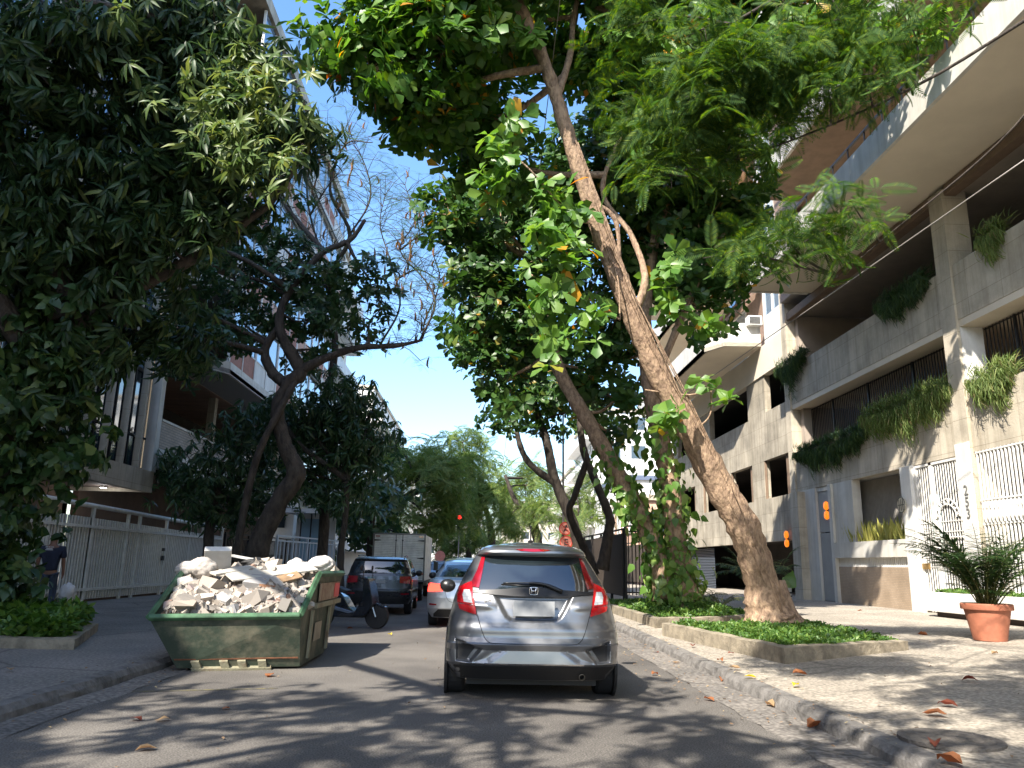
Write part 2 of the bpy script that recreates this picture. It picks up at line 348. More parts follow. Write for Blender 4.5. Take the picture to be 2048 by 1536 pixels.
def tree(name, loc, label, group, trunks, B, kind, lmat, bmat=None, nsub=40, nper=7, nl=8, L=.22, spread=.25, cat='tree', extra=None, twig=.012, shell=.28):
    """trunks: list of station lists (x,y,z,r); B: blobs with limb start index"""
    root = empty(name, loc, label=label, cat=cat, group=group); o = np.array(loc, float)
    mb = MB()
    for t in trunks: limb(mb, [tuple(np.array(p[:3])-o)+(p[3],) for p in t], 0, 0, 14 if t[0][3] > .12 else 8, 8, .12)
    S, C, A = blobs(B, nsub, nper, spread, shell)
    allp = np.concatenate([catmull([p[:3] for p in t], 8) for t in trunks])
    for c, s in S:
        c = np.array(c); i = np.argmin(np.linalg.norm(allp-c, axis=1)); st = allp[i]; mid = (st+c)/2+rs.normal(0, .15, 3)*np.linalg.norm(c-st)*.4
        mb.tube(catmull([st-o, mid-o, c-o], 4), np.linspace(.07, .03, 9)*min(1.5, .4+np.linalg.norm(c-st)/3)*(.35 if kind == 'frond' and L < .5 else 1), 6, False, .1)
        for q in s[::2]: 
            m2 = (c+q)/2+rs.normal(0, .12, 3); mb.tube([c-o, m2-o, q-o], [twig*1.8, twig*1.2, twig*.6], 4, False)
    mb.build('trunk', bmat or bark, root, smooth=True, fix=False)
    if kind == 'almond': a = rosettes(C, A, nl, L, (.0, .85)); T = T_ALMOND
    elif kind == 'mango': a = rosettes(C, A, nl, L, (-.7, .5), droop=.6, dn=.28, back=.6); T = T_MANGO
    elif kind == 'small': a = rosettes(C, A, nl, L, (-.2, .9), droop=.2); T = T_SMALL
    elif kind == 'heart': a = rosettes(C, A, nl, L, (-.3, .6), droop=.6); T = T_HEART
    elif kind == 'frond': a = rosettes(C, A, nl, L, (-.2, .5), droop=.25); T = T_FROND
    elif kind == 'fine': a = rosettes(C, A, nl, L, (-.2, .4), droop=.3); T = T_FINE
    leafmesh('crown', a[0]-o, a[1], a[2], a[3], T, lmat, root)
    return root
def pb(px, py, Y, rx, ry, rd=None, w=1.):
    """blob measured in the photo: centre pixel, distance, radii in pixels, depth radius in metres"""
    c = ay(px, py, Y); k = Y/F*1.02; return (c, (rx*k, rd if rd else (rx+ry)/2*k, ry*k), w*rx*ry/1e4)
leaf_almond = leafmat('almond_leaves', [(0, (.035, .095, .018)), (.45, (.055, .13, .022)), (.9, (.10, .19, .03)), (.968, (.14, .22, .03)), (.985, (.50, .26, .02)), (1, (.45, .12, .02))], .38)
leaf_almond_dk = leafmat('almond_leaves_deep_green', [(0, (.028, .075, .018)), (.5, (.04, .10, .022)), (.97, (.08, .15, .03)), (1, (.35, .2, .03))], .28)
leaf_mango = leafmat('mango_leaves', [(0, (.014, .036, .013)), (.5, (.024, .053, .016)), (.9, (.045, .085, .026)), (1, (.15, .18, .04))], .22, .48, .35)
leaf_small = leafmat('broad_dark_leaves', [(0, (.022, .06, .022)), (.6, (.035, .08, .03)), (1, (.07, .12, .04))], .22, .35)
leaf_ivy = leafmat('ivy_leaves', [(0, (.02, .055, .018)), (.7, (.04, .085, .022)), (1, (.11, .16, .04))], .25, .45)
leaf_pothos = leafmat('pothos_leaves', [(0, (.06, .15, .03)), (.6, (.11, .21, .04)), (1, (.24, .32, .08))], .3, .35)
leaf_fine = leafmat('feathery_leaves', [(0, (.025, .07, .018)), (.7, (.055, .115, .018)), (1, (.13, .19, .025))], .38, .7, .25)
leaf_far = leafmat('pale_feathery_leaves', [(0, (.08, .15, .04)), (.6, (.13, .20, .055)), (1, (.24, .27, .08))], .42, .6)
leaf_hang = leafmat('hanging_grass_leaves', [(0, (.10, .16, .04)), (.6, (.17, .24, .07)), (.92, (.26, .30, .10)), (1, (.30, .22, .12))], .4, .6)
leaf_snake = leafmat('snake_plant_leaves', [(0, (.20, .22, .05)), (.6, (.34, .34, .09)), (1, (.45, .42, .12))], .2, .5)
leaf_palm = leafmat('palm_leaves', [(0, (.025, .06, .02)), (.7, (.045, .10, .03)), (1, (.10, .16, .05))], .25, .45)
leaf_ground = leafmat('ground_cover_leaves', [(0, (.04, .10, .02)), (.6, (.08, .17, .03)), (1, (.16, .25, .05))], .3, .5)
# ================================================================ SETTING
def gz(x): return .14+max(0, min(1, (x-3.1)/8.4))*.24
m_ = MB(); m_.add([(-400, -200, 0), (400, -200, 0), (400, 900, 0), (-400, 900, 0)], [(0, 1, 2, 3)])
tag(m_.build('road', asphalt, fix=False), 'dark grey asphalt street with dappled sun', kind='structure')
def strip(name, xs, zs, y0, y1, m, step=1.0, jit=0.):
    mb = MB(); ys = np.arange(y0, y1+.001, step); n = len(xs)
    for y in ys:
        for x, z in zip(xs, zs): mb.v.append((x+(rs.normal(0, jit) if jit else 0), float(y), z+(rs.normal(0, jit*.35) if jit else 0)))
    for i in range(len(ys)-1):
        for k in range(n-1): mb.f.append((i*n+k, i*n+k+1, (i+1)*n+k+1, (i+1)*n+k)); mb.mi.append(0)
    return tag(mb.build(name, m, fix=False), kind='structure')
strip('pavement', [3.19, 5, 8, 11.7, 30], [.128, .185, .275, .385, .39], -25, 140, pavement_m, 5)
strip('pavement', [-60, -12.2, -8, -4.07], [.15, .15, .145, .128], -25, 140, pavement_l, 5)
strip('kerb', [3.0, 3.015, 3.05, 3.18, 3.21], [0.0, .07, .125, .134, .12], -12, 90, kerb_stone, .3, .006)
strip('kerb', [-4.09, -4.06, -3.93, -3.885, -3.87], [.12, .134, .125, .07, 0.0], -12, 90, kerb_stone, .3, .006)
strip('gutter', [2.52, 2.60, 3.02], [.004, .007, .010], -12, 90, gutter_m, .25, .012)
strip('gutter', [-3.88, -3.62, -3.55], [.010, .007, .004], -12, 90, gutter_m, .25, .012)
yl = MB(); a = az(175, 1386, 0); b = az(555, 1377, 0)
yl.add([(a[0], a[1]-.03, .004), (b[0], b[1]-.03, .004), (b[0], b[1]+.03, .004), (a[0], a[1]+.03, .004)], [(0, 1, 2, 3)])
tag(yl.build('painted_line', mat('worn_yellow_paint', (.20, .17, .07), .9, col2=(.09, .085, .075), scale=9, thr=(.4, .55)), fix=False), 'faint worn yellow line painted on the asphalt', kind='structure')
mh = MB(); c = az(1900, 1470, gz(4.6)); mh.lathe([(.36, -.02), (.36, .006), (.30, .008), (.29, .003), (0.01, .004)], (0, 0, 0), 32)
o = mh.build('manhole_cover', mat('cast_iron', (.14, .125, .11), .8, var=.3, scale=12, bump=.8, bscale=40)); o.location = (c[0], c[1], gz(c[0])+.004)
tag(o, 'round worn cover set in the right pavement at the bottom corner', 'manhole cover')
# -------- planting beds with concrete edging and ground cover
def bed(name, poly, z, h, label, n, L, cat='planting bed', hump=None):
    cx = sum(p[0] for p in poly)/len(poly); cy = sum(p[1] for p in poly)/len(poly)
    root = empty(name, (cx, cy, z), label=label, cat=cat); mb = MB(); t = .14
    P = [V(p[0]-cx, p[1]-cy) for p in poly]; k = len(P); inn = []
    for i in range(k):
        a, b, c = P[i-1], P[i], P[(i+1) % k]; d1 = nrm(b-a); d2 = nrm(c-b); n1 = V(-d1[1], d1[0]); n2 = V(-d2[1], d2[0]); q = nrm(n1+n2); inn.append(b+q*t/max(.4, np.dot(q, n1)))
    for i in range(k):
        j = (i+1) % k; m = max(2, int(np.linalg.norm(P[j]-P[i])/.35))
        for s in range(m):
            u0, u1 = s/m, (s+1)/m; e = rs.normal(0, .007, 4)
            o0, o1 = P[i]*(1-u0)+P[j]*u0, P[i]*(1-u1)+P[j]*u1; i0, i1 = inn[i]*(1-u0)+inn[j]*u0, inn[i]*(1-u1)+inn[j]*u1
            b0 = math.sin(i*3+s*1.7)*.008; b1 = math.sin(i*3+(s+1)*1.7)*.008
            if s == m-1: b1 = math.sin(((i+1) % k)*3)*.008
            mb.add([(*o0, -.05), (*o1, -.05), (*i1, -.05), (*i0, -.05), (*o0, h+b0-.015), (*o1, h+b1-.015), (*i1, h+b1), (*i0, h+b0)], [(0, 1, 5, 4), (4, 5, 6, 7), (7, 6, 2, 3)])
    mb.build('edging', kerb_conc, root)
    sm = MB(); sm.prism(inn, -.04, h-.045); sm.build('soil', soil, root)
    # ground cover
    xs = [p[0] for p in P]; ys = [p[1] for p in P]; Q = []
    def inside(x, y, G):
        s = False
        for i in range(len(G)):
            a, b = G[i-1], G[i]
            if (a[1] > y) != (b[1] > y) and x < (b[0]-a[0])*(y-a[1])/(b[1]-a[1])+a[0]: s = not s
        return s
    while len(Q) < n:
        x, y = rs.uniform(min(xs), max(xs)), rs.uniform(min(ys), max(ys))
        if inside(x, y, inn) and not (math.sin(x*4.3+y*1.1)*math.sin(y*3.1-x*2.2+2) > .62 and rs.rand() < .85):
            hh = .05+.09*(.5+.5*math.sin(x*5.1+1.3*y)*math.cos(y*3.7-x))
            if hump: d = math.hypot(x+cx-hump[0], y+cy-hump[1]); hh += hump[3]*math.exp(-(d/hump[2])**2)
            Q.append((x, y, h-.07+hh*rs.uniform(.2, .9)))
    Q = np.array(Q); a = rosettes(Q, np.tile([0, 0, 1.], (n, 1))+rs.normal(0, .5, (n, 3)), 5, L, (0, .9), droop=.1)
    g = leafmesh('ground_cover', *a, T_SMALL, leaf_ground, root); return root
BED1 = [(4.02, 10.5), (6.42, 11.85), (6.75, 16.1), (3.38, 14.75)]
BED2 = [(3.62, 16.35), (5.2, 17.15), (6.7, 18.6), (6.6, 25.5), (3.5, 24.5)]
bed('planting_bed', BED1, .17, .20, 'concrete edged bed of green ground cover round the thick leaning trunk', 4800, .062)
bed('planting_bed', BED2, .17, .18, 'further concrete edged bed of pale green ground cover round the ivy covered trunk', 6000, .07, hump=(4.75, 18.6, .9, .5))
bed('planting_bed', [(-9.4, 10.95), (-5.35, 10.95), (-6.3, 13.6), (-9.4, 14.3)], .14, .14, 'low bed of dark leafy plants below the ivy covered tree on the left', 2600, .13, hump=(-6.9, 12.2, 1.5, .45))

# ================================================================ RIGHT BUILDING (nearer)
X0 = 11.5
RB = empty('apartment_building', (X0, 20, 0), label='long beige concrete apartment block with deep open galleries and white gates on the right', cat='building')
RB.location = (0, 0, 0)
def part(name, m, parent, fn, **k):
    mb = MB(); fn(mb); return mb.build(name, m, parent, **k)
Y0, Y1 = -14., 27.9
part('column', concrete, RB, lambda b: b.box(X0-.06, 12.08, 17.55, 18.12, .3, 10.9))
part('column', concrete, RB, lambda b: b.box(X0-.06, 12.08, 27.9, 28.35, .3, 22))
part('column', concrete, RB, lambda b: b.box(X0-.06, 12.08, 7.3, 7.87, .3, 10.9))
def band(z0, z1, m, nm, th=.2, y0=Y0, y1=Y1, x=X0):
    def f(b):
        for a, c in ((y0, 7.3), (7.87, 17.55), (18.12, y1)): b.box(x, x+th, a, c, z0, z1)
    return part(nm, m, RB, f)
band(4.15, 5.6, concrete, 'planter_band')
band(7.4, 8.82, concrete, 'parapet', .22)
band(7.22, 7.398, render_beige, 'ledge', .75, x=X0+.015)
band(10.72, 11.0, brown_beam, 'beam', .3, x=X0+.01)
part('ceiling', mat('textured_ceiling', (.42, .36, .30), .9, var=.1, scale=2, bump=.8, bscale=14), RB, lambda b: b.box(X0+.3, 17, Y0, Y1, 10.85, 10.98))
part('ceiling', render_beige, RB, lambda b: b.box(X0+.76, 17, Y0, Y1, 7.25, 7.5))
part('inner_wall', mat('dim_inner_wall', (.36, .30, .25), .9, var=.2, scale=.6), RB, lambda b: (b.box(16.8, 17, Y0, Y1, .3, 11), b.box(X0+.3, 16.8, 27.6, 27.89, 4.2, 10.8), b.box(X0+.1, 16.8, Y0-.2, Y0, .3, 11)))
part('floor_slab', brown_beam, RB, lambda b: (b.box(X0+.22, 16.8, Y0, Y1, 7.9, 8.05), b.box(X0+.2, 16.8, Y0, Y1, 4.3, 4.45)))
part('ground_floor_ceiling', offwhite, RB, lambda b: b.box(X0+.2, 16.8, Y0, Y1, 4.17, 4.29))
# projecting slab and storeys above
XS = 9.2
part('projecting_slab', render_beige, RB, lambda b: b.box(XS+.1, 17, Y0, 25.6, 11.02, 11.2))
part('fascia', offwhite, RB, lambda b: (b.box(XS, XS+.1, Y0, 25.6, 10.98, 11.75), b.box(XS+.1, 11.4, 25.6, 25.7, 10.98, 11.75)))
for k in range(1, 5):
    z = 11.2+k*3.05
    part('balcony_slab', brown_beam if k == 1 else render_beige, RB, lambda b: b.box(XS+.25, 17, Y0, 25.0, z, z+.2))
    part('balcony_fascia', offwhite, RB, lambda b: b.box(XS+.15, XS+.25, Y0, 25.0, z-.05, z+.7))
for k in range(0, 4):
    z = 11.2+k*3.05
    part('storey_wall', brown_tile, RB, lambda b: b.box(11.6, 11.8, 18, 20.6, z, z+3.05))
    for yy in (-3, 4, 11): part('storey_wall', brown_tile, RB, lambda b: b.box(11.6, 11.8, yy, yy+2.6, z, z+3.05))
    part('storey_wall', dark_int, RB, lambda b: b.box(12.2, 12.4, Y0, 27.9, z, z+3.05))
    for y in (-7, 0, 7, 14, 21):
        w = part('window', white_paint, RB, lambda b: (b.box(12.0, 12.1, y-.02+.4, y+.06+.4, z, z+2.5), b.box(12.0, 12.1, y+3.6, y+3.68, z, z+2.5), b.box(12.0, 12.1, y+2, y+2.06, z, z+2.5)))
        part('pane', glass_dk, w, lambda b: b.box(12.12, 12.14, y+.46, y+3.6, z, z+2.5))
    def rail(b):
        for y in np.arange(-6, 25.4, .9): b.box(XS+.3, XS+.33, y, y+.03, z+.4, z+1.15)
        b.box(XS+.28, XS+.35, -6, 25.4, z+1.15, z+1.2); b.box(XS+.3, XS+.33, -6, 25.4, z+.85, z+.88)
    part('balcony_railing', black_metal, RB, rail)
    part('side_wall', brick, RB, lambda b: b.box(11.3, 17, 25.3 if k else 25.71, 27.9, z+.2, z+3.0))
part('roof', concrete, RB, lambda b: b.box(9.3, 17, Y0, 27.9, 23.45, 23.8))
# gallery grilles
def grille(b, x, y0, y1, z0, z1, sp, w, rails=(), rw=.03):
    for y in np.arange(y0+sp/2, y1, sp): b.box(x, x+w, y, y+w, z0, z1)
    for z in rails: b.box(x-.005, x+w+.005, y0, y1, z, z+rw)
part('gallery_grille', black_metal, RB, lambda b: (grille(b, 12.1, 18.15, 27.85, 5.3, 7.2, .13, .022, (5.4, 7.15)), [b.box(12.08, 12.14, y, y+.06, 5.3, 7.2) for y in (20.7, 23.3, 25.8)]))
part('gallery_grille', black_metal, RB, lambda b: (grille(b, 12.1, 7.9, 17.5, 5.3, 7.2, .13, .022, (5.4, 7.15)), [b.box(12.08, 12.14, y, y+.06, 5.3, 7.2) for y in (10, 12.5, 15.0, 16.4)]))
part('gallery_side_panel', white_paint, RB, lambda b: b.box(X0+.02, 12.07, 17.52, 17.548, 5.3, 7.22))
# ground floor
part('pier', offwhite, RB, lambda b: (b.box(X0-.02, X0+.25, 26.35, 27.9, .3, 4.147), b.box(X0-.02, X0+.25, 23.65, 25.1, 2.22, 4.147)))
part('pier', offwhite, RB, lambda b: b.box(X0-.10, X0+.25, 24.98, 25.2, .3, 4.147))
part('corner_pier', concrete, RB, lambda b: b.box(X0-.3, X0-.021, 27.2, 27.9, .3, 4.1))
dr = part('door', mat('grey_metal_door', (.33, .33, .32), .5, var=.08, scale=2), RB, lambda b: (b.box(X0+.06, X0+.1, 25.22, 26.33, .4, 2.6), b.box(X0+.06, X0+.1, 25.22, 26.33, 2.63, 4.0)), bev=.006)
part('handle', chrome, dr, lambda b: b.box(X0-.0, X0+.04, 25.35, 25.38, 1.35, 1.6))
part('door_frame', offwhite, dr, lambda b: b.box(X0+.03, X0+.12, 25.2, 26.35, 4.0, 4.14))
part('tiled_wall', tile_tan, RB, lambda b: b.box(X0, X0+.3, 20.66, 24.97, .3, 1.5))
part('louvre_back', dark_int, RB, lambda b: b.box(X0+.2, X0+.25, 20.66, 24.97, 1.5, 1.77))
part('louvre', white_paint, RB, lambda b: [b.box(X0+.02, X0+.12, y, y+.05, 1.5, 1.77) for y in np.arange(20.7, 24.93, .1)])
part('planter_trough', offwhite, RB, lambda b: (b.box(X0-.10, X0-.02, 20.66, 24.97, 1.77, 2.24), b.box(X0-.02, X0+.38, 20.66, 24.97, 1.77, 2.12)))
part('screen_wall', mat('ribbed_screen', (.28, .26, .235), .7, var=.1), RB, lambda b: (b.box(X0+.6, X0+.65, 20.6, 25.3, .3, 4.15), [b.box(X0+.57, X0+.6, y, y+.04, 2.1, 4.14) for y in np.arange(20.65, 25.2, .085)]))
part('gate_post', white_paint, RB, lambda b: b.box(X0-.12, X0+.25, 20.15, 20.64, .3, 4.147))
# number column
nc = part('number_column', white_paint, RB, lambda b: b.box(X0-.10, X0-.062, 17.57, 18.1, .3, 4.4))
def text(s, loc, size, m, parent, rot, name='lettering', ext=.008, bold=0., align='CENTER'):
    cu = bpy.data.curves.new(name, 'FONT'); cu.body = s; cu.size = size; cu.extrude = ext; cu.align_x = align; cu.align_y = 'CENTER'; cu.offset = bold
    o = bpy.data.objects.new(name+'_tmp', cu); SC.collection.objects.link(o)
    dg = bpy.context.evaluated_depsgraph_get(); me = bpy.data.meshes.new_from_object(o.evaluated_get(dg)); bpy.data.objects.remove(o)
    R = rot.to_4x4()
    me.transform(Matrix.Translation(loc) @ R); q = link(name, me, m, parent); return q
# reading from the street: text x axis -> -y, text up -> z, normal -> -x
R_W = Matrix(((0, 0, -1), (-1, 0, 0), (0, 1, 0)))
for i, ch in enumerate('253'): text(ch, (X0-.11, 17.83, 3.27-.27*i), .33, mat('number_metal', (.16, .16, .15), .5), nc, R_W, 'number')
# white gate with bars, arch and balusters
GT = empty('entrance_gate', (X0, 19.2, .38), label='white barred entrance gate with an arched ornament beside the number column', cat='gate')
def gatep(name, m, fn): mb = MB(); mb.M = Matrix.Translation((-X0, -19.2, -.38)); fn(mb); return mb.build(name, m, GT)
gatep('frame', white_paint, lambda b: (b.box(X0-.02, X0+.05, 18.14, 18.22, .42, 4.12), b.box(X0-.02, X0+.05, 20.05, 20.14, .42, 4.12), b.box(X0-.02, X0+.05, 19.3, 19.42, .42, 4.12), b.box(X0-.02, X0+.05, 18.22, 20.05, 4.06, 4.12), b.box(X0-.02, X0+.05, 18.22, 20.05, .45, .52)))
gatep('bars', white_paint, lambda b: grille(b, X0, 18.25, 20.05, .5, 4.1, .105, .022, (1.5, 2.35, 2.6), .025))
def arch(b):
    for r in (.50, .36):
        pts = [(X0-.03, 18.78+r*math.cos(t), 2.7+r*math.sin(t)*.9) for t in np.linspace(0, math.pi, 16)]; b.tube(pts, .017, 6)
    for t in np.linspace(.15, math.pi-.15, 8): b.tube([(X0-.03, 18.78+.38*math.cos(t), 2.7+.36*math.sin(t)*.9), (X0-.03, 18.78+.43*math.cos(t), 2.7+.42*math.sin(t)*.9), (X0-.03, 18.78+.49*math.cos(t), 2.7+.49*math.sin(t)*.9)], [.012, .03, .012], 6)
    b.tube([(X0-.03, 18.25, 2.22), (X0-.03, 19.3, 2.22)], .017, 6)
gatep('arch_ornament', white_paint, arch)
gatep('lock_box', mat('brass', (.35, .22, .08), .4, metal=.6), lambda b: b.box(X0-.05, X0-.0, 19.8, 20.1, 1.45, 1.6))
part('back_wall', mat('cream_lobby_wall', (.48, .43, .36), .8, var=.1), RB, lambda b: b.box(14.5, 14.7, 10, 20.6, .3, 4.15))
GR = empty('window_grille', (X0, 15.5, .9), label='white barred grille with a row of small balusters right of the number column', cat='grille')
def grp(name, m, fn): mb = MB(); mb.M = Matrix.Translation((-X0, -15.5, -.9)); fn(mb); return mb.build(name, m, GR)
grp('bars', white_paint, lambda b: grille(b, X0, 11.0, 17.5, .9, 4.15, .125, .035, (.95, 2.45, 3.0, 4.1), .04))
def bal(b):
    for y in np.arange(11.1, 17.4, .13): b.lathe([(.012, 2.5), (.02, 2.55), (.045, 2.64), (.03, 2.74), (.018, 2.8), (.04, 2.9), (.012, 2.97)], (X0-.03, y, 0), 6)
grp('balusters', white_paint, bal)
BN = empty('bench_planter', (10.9, 14, .3), label='long low white slab planter bench on a dark plinth behind the potted palm', cat='planter')
mb = MB(); mb.M = Matrix.Translation((-10.9, -14, -.3)); mb.box(10.7, 11.4, 6, 18.75, .48, .92); mb.build('trough', white_paint, BN, bev=.01)
mb = MB(); mb.M = Matrix.Translation((-10.9, -14, -.3)); mb.box(10.85, 11.38, 6.1, 18.6, .28, .478); mb.build('plinth', mat('dark_plinth', (.05, .035, .03), .8), BN)
Q = np.column_stack([rs.uniform(10.8, 11.35, 900)-10.9, rs.uniform(6.2, 18.6, 900)-14, rs.uniform(.56, .66, 900)])
leafmesh('low_plants', *rosettes(Q, np.tile([0, 0, 1.], (900, 1)), 5, .11, (.3, 1.2)), T_SMALL, leaf_ground, BN)
# round sign on the screen
rsn = empty('round_sign', tuple(ax(1803, 1010, X0-.15)), label='small round white sign with a ring on the ribbed screen beside the gate', cat='sign')
mb = MB(); mb.lathe([(.22, -.012), (.22, .012)], n=28, axis='x'); mb.build('disc', mat('pale_sign', (.5, .46, .36), .6), rsn, bev=.002)
mb = MB(); mb.lathe([(.19, -.016), (.215, -.016)], n=28, axis='x', cap=False); mb.lathe([(.215, -.016), (.215, -.011)], n=28, axis='x', cap=False)
for y in (-.09, 0, .09): mb.box(-.02, -.012, y-.012, y+.012, -.15, .15)
mb.box(-.02, -.012, -.15, .15, -.01, .012); mb.build('ring', mat('sign_dark', (.08, .08, .07), .6), rsn)
mb = MB(); mb.tube([(0.01, 0, 0), (.12, -.28, .0)], .012, 6); mb.build('bracket', black_metal, rsn)
# orange warning lamps
orange = mat('orange_lens', (.85, .20, .01), .35, emit=.5)
for (px, py, x, lab) in ((1654, 1021, X0-.07, 'pair of round orange garage lamps on the grey metal door'), (1574, 1078, X0-.14, 'pair of round orange garage lamps at the dark garage entrance')):
    p = ax(px, py, x); r = empty('warning_lamp', tuple(p), label=lab, cat='warning lamp', group='orange garage warning lamps')
    mb = MB(); mb.box(-.02, .05, -.05, .05, -.18, .18); mb.tube([(0, 0, 0), (.0, -.28, -.02)], .012, 6); mb.build('housing', black_metal, r)
    for dz in (.155, -.155): mb = MB(); mb.lathe([(.13, .02), (.15, -.02), (.13, -.06), (.05, -.075)], (0, 0, dz), 20, 'x'); mb.build('lens', orange, r, smooth=False)
# hanging plants on the planter band etc.
def hanging(px0, px1, zt, drop, n, lab, x=X0-.04, up=.3, dens=1., m=leaf_hang):
    a = ax(px0, 800, x)[1]; b = ax(px1, 800, x)[1]; y0, y1 = min(a, b), max(a, b)
    r = empty('hanging_plant', (x, (y0+y1)/2, zt), label=lab, cat='plant', group='plants hanging over the concrete bands')
    P = []; D = []; N = []; L = []
    for i in range(n):
        y = rs.uniform(y0, y1); w = 1-abs((y-(y0+y1)/2)/((y1-y0)/2))**2.5; env = .45+.55*math.sin(y*7.3)*math.sin(y*2.9+1)
        dd = drop*1.15*max(.12, w)*(.3+.7*abs(env))*rs.uniform(.35, 1); st = V(x+rs.uniform(-.02, .22), y, zt+rs.uniform(-.02, .1))
        k = 7
        sway = rs.normal(0, .12)
        hang = rs.rand() < .8
        for j in range(k):
            t = j/k
            if hang: p = st+V(-.16*math.sin(t*3)-.08*t-rs.uniform(0, .05), sway*t, up*.4*math.sin(t*3)-dd*t)
            else: p = st+V(-.25*t*t, sway*t*2, up*rs.uniform(.6, 1.3)*(t-.5*t*t))
            P.append(p); D.append(V(rs.normal(-.1, .3), rs.normal(0, .35), -.9 if hang else .5)); N.append(V(-1, rs.normal(0, .4), .4)); L.append(.27*rs.uniform(.5, 1.2))
    P = np.array(P)-np.array(r.location); leafmesh('foliage', P, D, N, L, T_MANGO, m, r, .3); return r
hanging(1905, 1728, 5.62, 1.15, 1250, 'thick bright green grassy plant hanging over the band left of the number column', up=.7)
hanging(1728, 1590, 5.4, 1.1, 1300, 'shaded green plant hanging over the lower band above the grey metal door', m=leaf_ivy)
hanging(2030, 1955, 5.55, 1.0, 480, 'yellowish green plant hanging over the band right of the number column', up=.6)
hanging(1880, 1780, 8.8, .85, 700, 'dark plant hanging over the upper parapet left of the near column', m=leaf_ivy)
hanging(1612, 1562, 8.85, 1.5, 420, 'dark plant hanging down the far column from the upper parapet', x=X0-.14, m=leaf_ivy)
hanging(2046, 2010, 8.85, .9, 200, 'green plant hanging over the upper parapet at the right edge of the view')
# snake plants
for i in range(7):
    y = 21.0+i*.56; r = empty('snake_plant', (X0+.15, y, 2.12), label='yellow edged snake plant in the trough above the tiled wall, '+['first from the gate post', 'second from the gate post', 'third from the gate post', 'middle one of the row', 'third from the grey pier', 'second from the grey pier', 'nearest the grey pier'][i], cat='plant', group='snake plants in the trough')
    n = 30; P = np.column_stack([rs.uniform(-.13, .12, n), rs.uniform(-.27, .27, n), np.zeros(n)]); D = np.column_stack([rs.normal(-.1, .18, n), rs.normal(0, .22, n), np.ones(n)])
    leafmesh('leaves', P, D, np.column_stack([-np.ones(n), rs.normal(0, .6, n), np.zeros(n)]), rs.uniform(.35, .85, n), tmpl_leaf((.05, .06, .055, 0), .4, .05), leaf_snake, r)
# ================================================================ FURTHER RIGHT BUILDING
R2 = empty('apartment_building', (0, 0, 0), label='second concrete block further along on the right with stacked white balconies', cat='building')
A0, A1 = 28.36, 46.
def wallpieces(b, x0, x1, z0, z1, openings, y0=A0, y1=A1):
    y = y0
    for (a, c) in openings: 
        if a > y: b.box(x0, x1, y, a, z0, z1)
        y = c
    if y < y1: b.box(x0, x1, y, y1, z0, z1)
part('wall', concrete_dk, R2, lambda b: (b.box(X0, X0+.25, A0, A1, 2.45, 4.15), wallpieces(b, X0, X0+.25, 4.15, 5.7, [(28.5, 31.1), (32.5, 35.4), (37, 40), (41.5, 44.5)]), b.box(X0, X0+.25, A0, A1, 5.7, 7.65), wallpieces(b, X0, X0+.25, 7.65, 9.2, [(28.45, 30.6), (32.7, 38.4), (40.2, 45)]), b.box(X0, X0+.25, 44.3, A1, .3, 2.45)))
part('beam', render_beige, R2, lambda b: b.box(X0-.06, X0+.25, A0, A1, 9.2, 10.42))
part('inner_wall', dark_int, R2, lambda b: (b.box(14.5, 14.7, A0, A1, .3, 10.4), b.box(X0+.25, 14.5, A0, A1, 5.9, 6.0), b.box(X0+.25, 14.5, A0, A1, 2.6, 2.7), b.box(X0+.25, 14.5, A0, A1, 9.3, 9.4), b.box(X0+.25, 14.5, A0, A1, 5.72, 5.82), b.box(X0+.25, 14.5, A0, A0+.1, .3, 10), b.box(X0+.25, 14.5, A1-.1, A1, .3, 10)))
for a, c in ((28.5, 31.1), (32.5, 35.4), (37, 40), (41.5, 44.5)):
    part('window', brown_beam, R2, lambda b: (b.box(X0+.02, X0+.1, a, a+.06, 4.15, 5.7), b.box(X0+.02, X0+.1, c-.06, c, 4.15, 5.7), b.box(X0+.1, X0+.13, a, a+.5, 4.15, 5.7)))
part('shutter', mat('blue_grey_shutter', (.09, .11, .14), .5), R2, lambda b: [b.box(X0+.3, X0+.33, 39.5, 44, z, z+.05) for z in np.arange(.4, 2.4, .08)])
